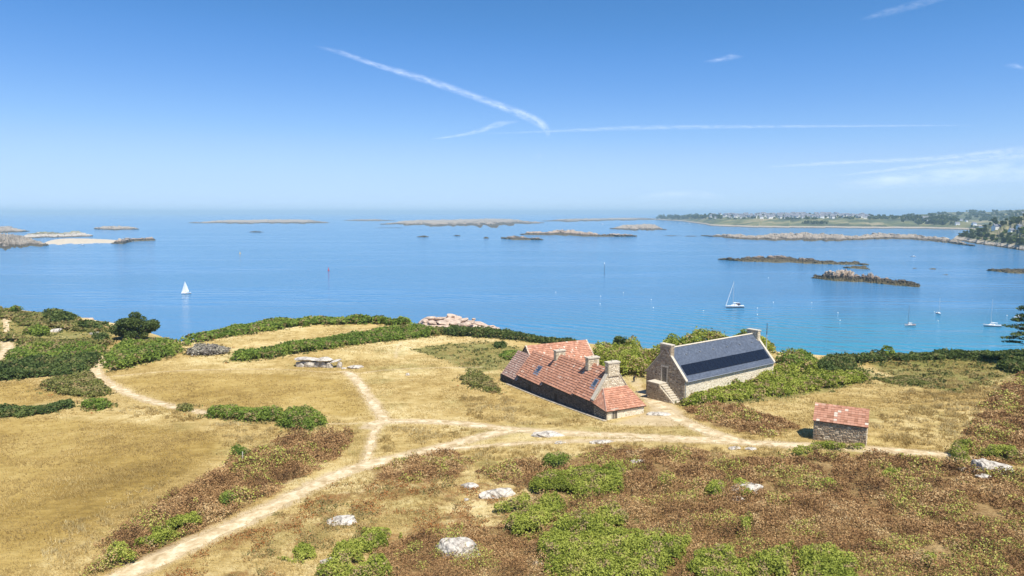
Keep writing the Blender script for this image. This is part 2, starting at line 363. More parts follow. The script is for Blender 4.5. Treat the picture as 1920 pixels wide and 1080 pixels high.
# ------------------------------------------------------------------ sea
def sea_mat():
    m, n, l, p = mat('sea_water')
    g = n.new('ShaderNodeNewGeometry')
    def mapping(sx, sy, rot):
        mp = n.new('ShaderNodeMapping'); mp.inputs['Scale'].default_value = (sx, sy, 1); mp.inputs['Rotation'].default_value = (0, 0, rot)
        l.new(g.outputs['Position'], mp.inputs['Vector']); return mp
    def noise(mp, sc, det, dist=0):
        t = n.new('ShaderNodeTexNoise'); t.inputs['Scale'].default_value = sc; t.inputs['Detail'].default_value = det; t.inputs['Distortion'].default_value = dist
        l.new(mp.outputs[0], t.inputs['Vector']); return t
    def math_(op, a, b):
        q = n.new('ShaderNodeMath'); q.operation = op
        for k, x in enumerate((a, b)):
            if isinstance(x, (int, float)): q.inputs[k].default_value = x
            else: l.new(x, q.inputs[k])
        return q.outputs[0]
    chop = noise(mapping(.25, .8, -.15), 1.0, 4)
    swell = noise(mapping(.012, .17, -.16), 1.0, 2, .3)
    calm = noise(mapping(.0022, .011, -.06), 1.0, 4, .6)              # wind lanes: smoother and rougher water
    cm = n.new('ShaderNodeMapRange'); cm.inputs[1].default_value = .40; cm.inputs[2].default_value = .60; cm.inputs[3].default_value = .06; cm.inputs[4].default_value = 1.3; l.new(calm.outputs['Fac'], cm.inputs[0])
    wm = n.new('ShaderNodeMapping'); wm.inputs['Rotation'].default_value = (0, 0, math.radians(-52)); l.new(g.outputs['Position'], wm.inputs['Vector'])
    wv = n.new('ShaderNodeTexWave'); wv.inputs['Scale'].default_value = .034; wv.inputs['Distortion'].default_value = 2.2; wv.inputs['Detail'].default_value = 3; wv.inputs['Detail Scale'].default_value = .6; l.new(wm.outputs[0], wv.inputs['Vector'])
    wd = n.new('ShaderNodeVectorMath'); wd.operation = 'DISTANCE'; l.new(g.outputs['Position'], wd.inputs[0]); wd.inputs[1].default_value = (20, 330, 0)
    wr_ = n.new('ShaderNodeMapRange'); wr_.interpolation_type = 'SMOOTHSTEP'; wr_.inputs[1].default_value = 60; wr_.inputs[2].default_value = 260; wr_.inputs[3].default_value = 1.0; wr_.inputs[4].default_value = 0; l.new(wd.outputs['Value'], wr_.inputs[0])
    wake = math_('MULTIPLY', math_('MULTIPLY', wv.outputs['Fac'], .62), wr_.outputs[0])     # wash of a passing boat running along the shore
    h = math_('ADD', math_('MULTIPLY', math_('MULTIPLY', chop.outputs['Fac'], 1.25), cm.outputs[0]), math_('ADD', math_('MULTIPLY', swell.outputs['Fac'], 1.8), wake))
    b = n.new('ShaderNodeBump'); b.inputs['Strength'].default_value = 1; b.inputs['Distance'].default_value = 1.0
    l.new(h, b.inputs['Height']); l.new(b.outputs[0], p.inputs['Normal'])
    # water colour: deep blue, greener over the shallow sandy bay near the island
    dist = n.new('ShaderNodeVectorMath'); dist.operation = 'DISTANCE'; l.new(g.outputs['Position'], dist.inputs[0]); dist.inputs[1].default_value = (190, 190, 0)
    sh = n.new('ShaderNodeMapRange'); sh.interpolation_type = 'SMOOTHSTEP'; sh.inputs[1].default_value = 90; sh.inputs[2].default_value = 330; sh.inputs[3].default_value = 1; sh.inputs[4].default_value = 0; l.new(dist.outputs['Value'], sh.inputs[0])
    bot = noise(mapping(.02, .02, 0), 1.0, 3)
    f = math_('MULTIPLY', sh.outputs[0], math_('ADD', bot.outputs['Fac'], .45))
    mx = n.new('ShaderNodeMix'); mx.data_type = 'RGBA'; l.new(f, mx.inputs[0])
    mx.inputs[6].default_value = (.062, .205, .385, 1); mx.inputs[7].default_value = (.032, .220, .320, 1)
    l.new(mx.outputs[2], p.inputs['Base Color']); p.inputs['Roughness'].default_value = .12; p.inputs['IOR'].default_value = 1.33
    return m
b = MB(); b.poly([(-70000, -3000, 0), (70000, -3000, 0), (70000, 70000, 0), (-70000, 70000, 0)])
sea = b.build('sea', sea_mat()); tag(sea, 'calm blue sea with fine ripples reaching the horizon', 'sea', kind='structure')

# ------------------------------------------------------------------ plan of the ground: paths and plant cover, from the photograph
PATHS = [  # (label, width in metres, pixels)
 ('wide sandy track climbing past the brown bracken bank', 2.7, [(170, 1110), (225, 1083), (330, 1034), (430, 988), (520, 945), (600, 905), (650, 884), (700, 868), (745, 858), (800, 846), (860, 830), (915, 815), (965, 806)]),
 ('sandy track running in front of the tiled farmhouse', 2.3, [(690, 800), (720, 790), (800, 790), (870, 794), (930, 802), (1000, 808), (1080, 813), (1180, 817), (1290, 823), (1380, 829), (1480, 834), (1560, 838), (1650, 843), (1740, 850), (1800, 856)]),
 ('narrow lower track beside the flat white rocks', 1.3, [(790, 849), (860, 840), (940, 834), (1020, 829), (1110, 826), (1200, 825), (1290, 826), (1370, 830)]),
 ('short path joining the two tracks', 1.2, [(685, 868), (692, 845), (697, 825), (703, 808), (715, 793)]),
 ('trodden path leading to the dolmen', 1.9, [(722, 790), (710, 772), (697, 752), (684, 732), (672, 716), (660, 704), (648, 697)]),
 ('pale path coming out of the bramble hedge', 2.0, [(200, 668), (186, 680), (178, 692), (186, 706), (208, 721), (240, 738), (285, 753), (330, 764), (385, 774)]),
 ('pale track from the barn yard', 2.6, [(1205, 735), (1232, 757), (1258, 776), (1295, 796), (1340, 814), (1390, 829)]),
 ('pale track cut by the left edge of the heath', 2.4, [(-30, 690), (2, 668), (14, 655), (12, 643), (-8, 632)]),
 ('distant pale path on the left hilltop', 1.6, [(7, 578), (9, 590), (12, 603)]),
]
FAINT = [(.8, [(648, 697), (600, 697), (520, 692), (440, 692), (360, 694), (290, 698), (215, 705)]), (.8, [(660, 702), (720, 694), (800, 690), (900, 688)]),
         (.7, [(752, 640), (744, 655), (742, 672)]), (.9, [(385, 774), (470, 784), (560, 793), (640, 795), (700, 793)])]
YARD = [(1175, 716), (1200, 708), (1212, 742), (1258, 752), (1285, 775), (1270, 800), (1215, 800), (1140, 796), (1210, 772), (1212, 745)]
BROWN = [
 [(905, 885), (960, 868), (1060, 866), (1120, 842), (1230, 840), (1320, 846), (1440, 858), (1530, 852), (1640, 856), (1760, 866), (1830, 880), (1990, 900), (2300, 960), (2300, 1180), (1000, 1180), (700, 1120), (690, 1040), (800, 1000), (930, 985), (1000, 960), (985, 920), (930, 905)],
 [(1790, 850), (1815, 810), (1838, 775), (1865, 735), (1900, 705), (2000, 680), (2200, 700), (2200, 880), (1990, 885), (1900, 872), (1840, 868)],
 [(185, 1070), (200, 1020), (250, 975), (320, 935), (400, 885), (435, 864), (485, 840), (555, 824), (640, 810), (662, 828), (625, 862), (555, 900), (480, 945), (410, 982), (330, 1022), (255, 1062)],
 [(1268, 755), (1300, 742), (1345, 752), (1400, 770), (1470, 785), (1488, 803), (1450, 818), (1400, 812), (1340, 800), (1300, 780)],
 [(690, 880), (740, 862), (790, 850), (850, 852), (880, 870), (840, 895), (770, 905), (700, 900)],
]
HEATH = [[(330, 1060), (480, 985), (620, 915), (760, 880), (900, 890), (980, 930), (960, 985), (800, 1010), (720, 1060), (700, 1130), (300, 1130)]]
GREENISH = [
 [(0, 585), (100, 592), (180, 607), (215, 625), (200, 690), (150, 710), (60, 690), (0, 690), (-120, 680), (-120, 580)],
 [(770, 655), (830, 645), (930, 640), (1000, 660), (960, 690), (890, 700), (830, 675)],
 [(1270, 750), (1320, 720), (1450, 700), (1620, 690), (1650, 705), (1560, 735), (1400, 755), (1300, 775)],
 [(1620, 680), (1920, 668), (1920, 700), (1860, 720), (1800, 740), (1700, 720)],
]
OCHRE = [[(-120, 795), (60, 782), (230, 790), (420, 812), (425, 840), (330, 900), (180, 985), (60, 1085), (-150, 1085)], [(212, 712), (300, 700), (420, 698), (560, 702), (650, 712), (692, 762), (690, 782), (560, 784), (400, 766), (290, 748)], [(-80, 720), (60, 716), (120, 742), (60, 760), (-80, 765)]]
OCHRE_W = [gpoly(p) for p in OCHRE]
PATHS_W = [(lab, w, [G(*p)[:2] for p in px]) for lab, w, px in PATHS]
FAINT_W = [(w, [G(*p)[:2] for p in px]) for w, px in FAINT]
YARD_W = gpoly(YARD); BROWN_W = [gpoly(p) for p in BROWN]; HEATH_W = [gpoly(p) for p in HEATH]; GREEN_W = [gpoly(p) for p in GREENISH]

def path_sdf(x, y):
    s = np.full(np.shape(x), -30.0)
    for lab, w, pts in PATHS_W: s = np.maximum(s, w / 2 - seg_dist(x, y, pts))
    return s
def faint_sdf(x, y):
    s = np.full(np.shape(x), -30.0)
    for w, pts in FAINT_W: s = np.maximum(s, w / 2 - seg_dist(x, y, pts))
    return s
def zone(x, y, polys):
    s = np.full(np.shape(x), -30.0)
    for p in polys: s = np.maximum(s, sdf(x, y, p))
    return s

# ------------------------------------------------------------------ ground
def ground_mat():
    m, n, l, p = mat('dry_heath_ground')
    g = n.new('ShaderNodeNewGeometry'); P = g.outputs['Position']
    def noise(sc, det=6, rough=.6, scale=None, rot=0):
        t = n.new('ShaderNodeTexNoise'); t.inputs['Scale'].default_value = sc; t.inputs['Detail'].default_value = det; t.inputs['Roughness'].default_value = rough
        if scale:
            mp = n.new('ShaderNodeMapping'); mp.inputs['Scale'].default_value = scale; mp.inputs['Rotation'].default_value = (0, 0, rot); l.new(P, mp.inputs['Vector']); l.new(mp.outputs[0], t.inputs['Vector'])
        else: l.new(P, t.inputs['Vector'])
        return t.outputs['Fac']
    def mth(op, a, b, clamp=False):
        q = n.new('ShaderNodeMath'); q.operation = op; q.use_clamp = clamp
        for k, x in enumerate((a, b)):
            if isinstance(x, (int, float)): q.inputs[k].default_value = x
            else: l.new(x, q.inputs[k])
        return q.outputs[0]
    def mask(name, amp, sc, lo, hi, out=1.0):
        a = n.new('ShaderNodeAttribute'); a.attribute_name = name
        v = mth('ADD', a.outputs['Fac'], mth('MULTIPLY', mth('SUBTRACT', noise(sc), .5), amp * 2))
        r = n.new('ShaderNodeMapRange'); r.interpolation_type = 'SMOOTHSTEP'; r.inputs[1].default_value = lo; r.inputs[2].default_value = hi; r.inputs[4].default_value = out; l.new(v, r.inputs[0]); return r.outputs[0]
    def mix(f, a, b):
        x = n.new('ShaderNodeMix'); x.data_type = 'RGBA'; l.new(f, x.inputs[0]); l.new(a, x.inputs[6])
        if isinstance(b, tuple): x.inputs[7].default_value = (*b, 1)
        else: l.new(b, x.inputs[7])
        return x.outputs[2]
    big = noise(.05, 5, .6); mid = noise(.45, 6, .65); fine = noise(2.6, 8, .7, (1, 2.2, 1), .5); streak = noise(.9, 6, .7, (.35, 1.7, 1), -.5)
    s = mth('ADD', mth('MULTIPLY', big, .5), mth('ADD', mth('MULTIPLY', mid, .30), mth('ADD', mth('MULTIPLY', fine, .18), mth('MULTIPLY', streak, .22))))
    gold = ramp(n, [(.45, (.250, .165, .052)), (.53, (.390, .270, .092)), (.59, (.510, .375, .150)), (.66, (.620, .490, .235)), (.75, (.690, .590, .340))]); l.new(s, gold.inputs[0]); c = gold.outputs[0]
    ol = n.new('ShaderNodeMapRange'); ol.interpolation_type = 'SMOOTHSTEP'; ol.inputs[1].default_value = .50; ol.inputs[2].default_value = .68; ol.inputs[4].default_value = .62; l.new(noise(.085, 6, .62), ol.inputs[0])
    olr = ramp(n, [(.38, (.170, .150, .045)), (.6, (.400, .330, .120))]); l.new(mid, olr.inputs[0]); c = mix(ol.outputs[0], c, olr.outputs[0])
    oc = ramp(n, [(.44, (.200, .130, .032)), (.55, (.345, .230, .062)), (.64, (.450, .315, .100)), (.76, (.540, .400, .155))]); l.new(s, oc.inputs[0]); c = mix(mask('ochre', 2.0, .2, -1.2, 2.0, .9), c, oc.outputs[0])
    gr = ramp(n, [(.38, (.060, .085, .016)), (.55, (.150, .165, .035)), (.7, (.330, .270, .090))]); l.new(mth('ADD', mth('MULTIPLY', mid, .6), mth('MULTIPLY', fine, .4)), gr.inputs[0])
    c = mix(mask('green', 1.6, .25, -.6, 1.4, .72), c, gr.outputs[0])
    br = ramp(n, [(.36, (.085, .048, .020)), (.49, (.215, .125, .052)), (.64, (.420, .290, .130))]); l.new(mth('ADD', mth('MULTIPLY', mid, .5), mth('MULTIPLY', fine, .5)), br.inputs[0])
    hp = noise(.33, 5, .6)
    hm = n.new('ShaderNodeMapRange'); hm.interpolation_type = 'SMOOTHSTEP'; hm.inputs[1].default_value = .47; hm.inputs[2].default_value = .60; l.new(hp, hm.inputs[0])
    hr = ramp(n, [(.40, (.100, .062, .022)), (.52, (.250, .110, .034)), (.66, (.300, .190, .080))]); l.new(mid, hr.inputs[0])
    c = mix(mth('MULTIPLY', mask('heath', 1.4, .3, -.5, 1.0, .8), hm.outputs[0]), c, hr.outputs[0])
    c = mix(mask('brown', 1.3, .5, -.4, .8, .9), c, br.outputs[0])
    sand = ramp(n, [(.35, (.430, .320, .180)), (.55, (.580, .455, .280)), (.75, (.660, .560, .390))]); l.new(mth('ADD', mth('MULTIPLY', mid, .45), mth('MULTIPLY', fine, .55)), sand.inputs[0])
    c = mix(mask('faint', .7, .8, -.5, .5, .6), c, sand.outputs[0])
    c = mix(mask('yard', 1.2, .5, -.6, 1.2, .8), c, sand.outputs[0])
    c = mix(mask('path', .9, .7, -.75, .45, .92), c, sand.outputs[0])
    # bare rock and earth where the ground falls to the shore
    sz = n.new('ShaderNodeSeparateXYZ'); l.new(P, sz.inputs[0])
    cl = n.new('ShaderNodeMapRange'); cl.inputs[1].default_value = 16; cl.inputs[2].default_value = 9; l.new(mth('ADD', sz.outputs['Z'], mth('MULTIPLY', mid, 6)), cl.inputs[0])
    rk = ramp(n, [(.35, (.22, .17, .12)), (.65, (.48, .40, .31))]); l.new(mid, rk.inputs[0]); c = mix(cl.outputs[0], c, rk.outputs[0])
    l.new(c, p.inputs['Base Color']); p.inputs['Roughness'].default_value = .95; p.inputs['Specular IOR Level'].default_value = .1
    b = n.new('ShaderNodeBump'); b.inputs['Strength'].default_value = .9; b.inputs['Distance'].default_value = .34
    l.new(mth('ADD', mth('MULTIPLY', fine, .6), mth('ADD', mth('MULTIPLY', streak, .7), mth('MULTIPLY', mid, .5))), b.inputs['Height']); l.new(b.outputs[0], p.inputs['Normal'])
    return m
GM = ground_mat()
STEP = .6
gx = np.arange(-250, 215, STEP); gy = np.arange(8, 300, STEP)
XX, YY = np.meshgrid(gx, gy, indexing='ij')
ZZ = H(XX, YY)
b = MB(); b.grid(np.stack([XX, YY, ZZ], -1))
ground = b.build('ground', GM, smooth=True); tag(ground, kind='structure')
for nm, val in (('path', path_sdf(XX, YY)), ('faint', faint_sdf(XX, YY)), ('yard', sdf(XX, YY, YARD_W)), ('brown', zone(XX, YY, BROWN_W)), ('heath', zone(XX, YY, HEATH_W)), ('ochre', zone(XX, YY, OCHRE_W)), ('green', zone(XX, YY, GREEN_W))):
    a = ground.data.attributes.new(nm, 'FLOAT', 'POINT'); a.data.foreach_set('value', np.clip(val, -4, 4).astype(np.float32).ravel())

def Hm(x, y):
    """height of the ground mesh itself (bilinear in its grid)"""
    fx = np.clip((np.asarray(x) - gx[0]) / STEP, 0, len(gx) - 2.001); fy = np.clip((np.asarray(y) - gy[0]) / STEP, 0, len(gy) - 2.001)
    i = fx.astype(int); j = fy.astype(int); u = fx - i; v = fy - j
    return (ZZ[i, j] * (1 - u) + ZZ[i + 1, j] * u) * (1 - v) + (ZZ[i, j + 1] * (1 - u) + ZZ[i + 1, j + 1] * u) * v

def sand_mat():
    m, n, l, p = mat('path_sand')
    g = n.new('ShaderNodeNewGeometry')
    t = n.new('ShaderNodeTexNoise'); t.inputs['Scale'].default_value = .8; t.inputs['Detail'].default_value = 9; t.inputs['Roughness'].default_value = .7; l.new(g.outputs['Position'], t.inputs['Vector'])
    r = ramp(n, [(.36, (.360, .260, .135)), (.5, (.540, .420, .250)), (.64, (.680, .575, .400))]); l.new(t.outputs['Fac'], r.inputs[0]); l.new(r.outputs[0], p.inputs['Base Color'])
    t2 = n.new('ShaderNodeTexNoise'); t2.inputs['Scale'].default_value = 5; t2.inputs['Detail'].default_value = 6; l.new(g.outputs['Position'], t2.inputs['Vector'])
    bu = n.new('ShaderNodeBump'); bu.inputs['Strength'].default_value = .5; bu.inputs['Distance'].default_value = .05; l.new(t2.outputs['Fac'], bu.inputs['Height']); l.new(bu.outputs[0], p.inputs['Normal'])
    p.inputs['Roughness'].default_value = .95; p.inputs['Specular IOR Level'].default_value = .1
    return m
SAND = sand_mat()

def smooth_line(pts, step=.5):
    P = np.array(pts, float); P = np.vstack([2 * P[0] - P[1], P, 2 * P[-1] - P[-2]]); out = []
    for i in range(1, len(P) - 2):
        k = max(2, int(np.linalg.norm(P[i + 1] - P[i]) / step))
        for t in np.linspace(0, 1, k, endpoint=False):
            a, b_, c, d = P[i - 1:i + 3]
            out.append(.5 * ((2 * b_) + (c - a) * t + (2 * a - 5 * b_ + 4 * c - d) * t * t + (3 * b_ - a - 3 * c + d) * t ** 3))
    out.append(P[-2]); return np.array(out)

def ribbon(name, pts, width, m, lift, seed, n=7):
    L = smooth_line(pts); T = np.gradient(L, axis=0); T /= np.linalg.norm(T, axis=1, keepdims=True) + 1e-9
    N = np.stack([-T[:, 1], T[:, 0]], 1); k = np.arange(len(L))
    wl_ = width / 2 * (.30 + 1.05 * fbm(k / 3.5, k * 0 + 1, seed, 4)); wr = width / 2 * (.30 + 1.05 * fbm(k / 3.5, k * 0 + 9, seed + 7, 4))
    end = np.clip(np.minimum(k, len(k) - 1 - k) / 3.0, .25, 1); wl_ *= end; wr *= end
    rows = []
    for u in np.linspace(-1, 1, n):
        off = np.where(u < 0, u * wl_, u * wr)
        q = L + N * off[:, None]
        rows.append(np.stack([q[:, 0], q[:, 1], Hm(q[:, 0], q[:, 1]) + lift * (1 - .7 * abs(u) ** 4)], 1))
    b = MB(); b.grid(np.stack(rows, 1)[:, ::-1]); return b.build(name, m, smooth=True)
for i, (lab, w, pts) in enumerate(PATHS_W):
    tag(ribbon('path', pts, w * .82, SAND, .035 + .004 * i, 40 + i), lab, 'path', kind='structure')

# ------------------------------------------------------------------ leaves and plants
def leaf_quads(Pt, size, r, up=.3, aspect=.66):
    n = len(Pt); N = r.normal(size=(n, 3)); N[:, 2] = np.abs(N[:, 2]) + up; N /= np.linalg.norm(N, axis=1, keepdims=True)
    A = np.cross(N, r.normal(size=(n, 3))); A /= np.linalg.norm(A, axis=1, keepdims=True) + 1e-9; B = np.cross(N, A)
    s = np.asarray(size).reshape(-1, 1) * r.uniform(.6, 1.45, (n, 1))
    return np.stack([Pt - A * s * .5, Pt + B * s * aspect * .5 + A * s * .05, Pt + A * s * .5 - N * s * .12, Pt - B * s * aspect * .5 + A * s * .05], 1)

def pts_in_poly(poly, dens, r, pad=0.0):
    poly = np.asarray(poly); lo = poly.min(0) - pad; hi = poly.max(0) + pad; n = max(20, int((hi - lo).prod() * dens))
    x = r.uniform(lo[0], hi[0], n); y = r.uniform(lo[1], hi[1], n)
    k = inside(x, y, poly) if not pad else (sdf(x, y, poly) > -pad); return x[k], y[k]

RAG = [2.3]
def rim(x, y, poly, lump, seed):
    """signed depth inside the plant, with a ragged outline"""
    return sdf(x, y, poly) + (fbm(x / (lump * 1.3), y / (lump * 1.3), seed + 3, 4) - .5) * lump * RAG[0]

def canopy(x, y, poly, h, lump, seed, rise):
    e = np.clip(rim(x, y, poly, lump, seed) / rise, 0, 1); dome = np.sqrt(np.clip(1 - (1 - e) ** 2, 0, 1))
    bb = bubbles(x / lump + .25 * fbm(x / lump, y / lump, seed + 8, 2), y / lump, seed); b2 = bubbles(x / (lump * .42), y / (lump * .42), seed + 31)
    big = np.clip(.45 + 1.15 * fbm(x / (lump * 5), y / (lump * 5), seed + 51, 2), .6, 1.35)
    return h * dome * big * (.20 + .42 * bb + .16 * b2 + .52 * (fbm(x / (lump * 2.8), y / (lump * 2.8), seed + 1, 3) - .1)), bb

def shrub_into(b, poly, h, leaf, seed, lump=1.2, cover=2.2, tint=(.1, .9), rise=None, mat_=0, core=True):
    r = np.random.default_rng(seed); poly = np.asarray(poly); pad = lump * .7
    rise = rise or max(h * .8, .4)
    dens = cover / (leaf * leaf * .33)
    x, y = pts_in_poly(poly, dens, r, pad)
    d = rim(x, y, poly, lump, seed); k = d > -.05; x, y, d = x[k], y[k], d[k]
    hh, bb = canopy(x, y, poly, h, lump, seed, rise)
    u = 1 - np.abs(r.normal(0, .15, len(x))); u = np.where(r.random(len(x)) < .22, r.uniform(.2, 1, len(x)), u) + np.where(r.random(len(x)) < .05, .12, 0)
    z = Hm(x, y) + hh * np.clip(u, .05, 1.2) + .03
    big = fbm(x / (lump * 2.6), y / (lump * 2.6), seed + 11, 3)
    t = np.clip(tint[0] + (tint[1] - tint[0]) * (.10 + .38 * r.random(len(x)) + 1.1 * (big - .34) + .16 * (bb - .5)), 0, 1)
    dead = (fbm(x / lump, y / lump, seed + 41, 3) > .60) & (r.random(len(x)) < .6); t = np.where(dead, r.uniform(.9, 1, len(x)), np.minimum(t, .88))
    b.quads(leaf_quads(np.stack([x, y, z], 1), leaf, r), t, mat_)
    if core:                                                # inner twigs and leaves closing the bush, coloured dark as shade in gaps
        st = max(leaf * 1.3, .25); lo = poly.min(0) - pad; hi = poly.max(0) + pad
        X, Y = np.meshgrid(np.arange(lo[0], hi[0] + st, st), np.arange(lo[1], hi[1] + st, st), indexing='ij')
        ins = rim(X, Y, poly, lump, seed) > .1; hc = np.where(ins, canopy(X, Y, poly, h, lump, seed, rise)[0] * .6, -.3)
        V = np.stack([X, Y, Hm(X, Y) + hc], -1)
        n_, m_ = X.shape
        keep = ins[:-1, :-1] & ins[1:, :-1] & ins[1:, 1:] & ins[:-1, 1:]
        i = np.arange(n_ * m_).reshape(n_, m_); f = np.stack([i[:-1, :-1], i[1:, :-1], i[1:, 1:], i[:-1, 1:]], -1)[keep]
        if len(f): b.faces(V.reshape(-1, 3), f.reshape(-1), 4, tint[0] * .5 + (.2 if leaf > .17 else .0), mat_)

def blob(cx, cy, rx, ry, k=12, seed=0):
    r = np.random.default_rng(seed); return [(cx + rx * math.cos(t) * r.uniform(.82, 1.12), cy + ry * math.sin(t) * r.uniform(.82, 1.12)) for t in np.linspace(0, 2 * math.pi, k, endpoint=False)]

PLANT_POLYS = []
def plant(name, label, cat, poly_px, h, mats, leaf=None, seed=1, lump=1.2, tint=(.1, .9), cover=2.2, group=None, rise=None, world_poly=None):
    poly = gpoly(poly_px) if world_poly is None else np.asarray(world_poly)
    c = poly.mean(0); d = math.hypot(*c)
    leaf = leaf or max(.14, d / 683 * 1.9)
    base = float(Hm(c[0], c[1]))
    b = MB(); shrub_into(b, poly, h, leaf, seed, lump, cover, tint, rise)
    b.v = [v - np.array([c[0], c[1], base]) for v in b.v]
    o = b.build(name, M[mats]); o.location = (c[0], c[1], base); tag(o, label, cat, group)
    PLANT_POLYS.append(poly); return o

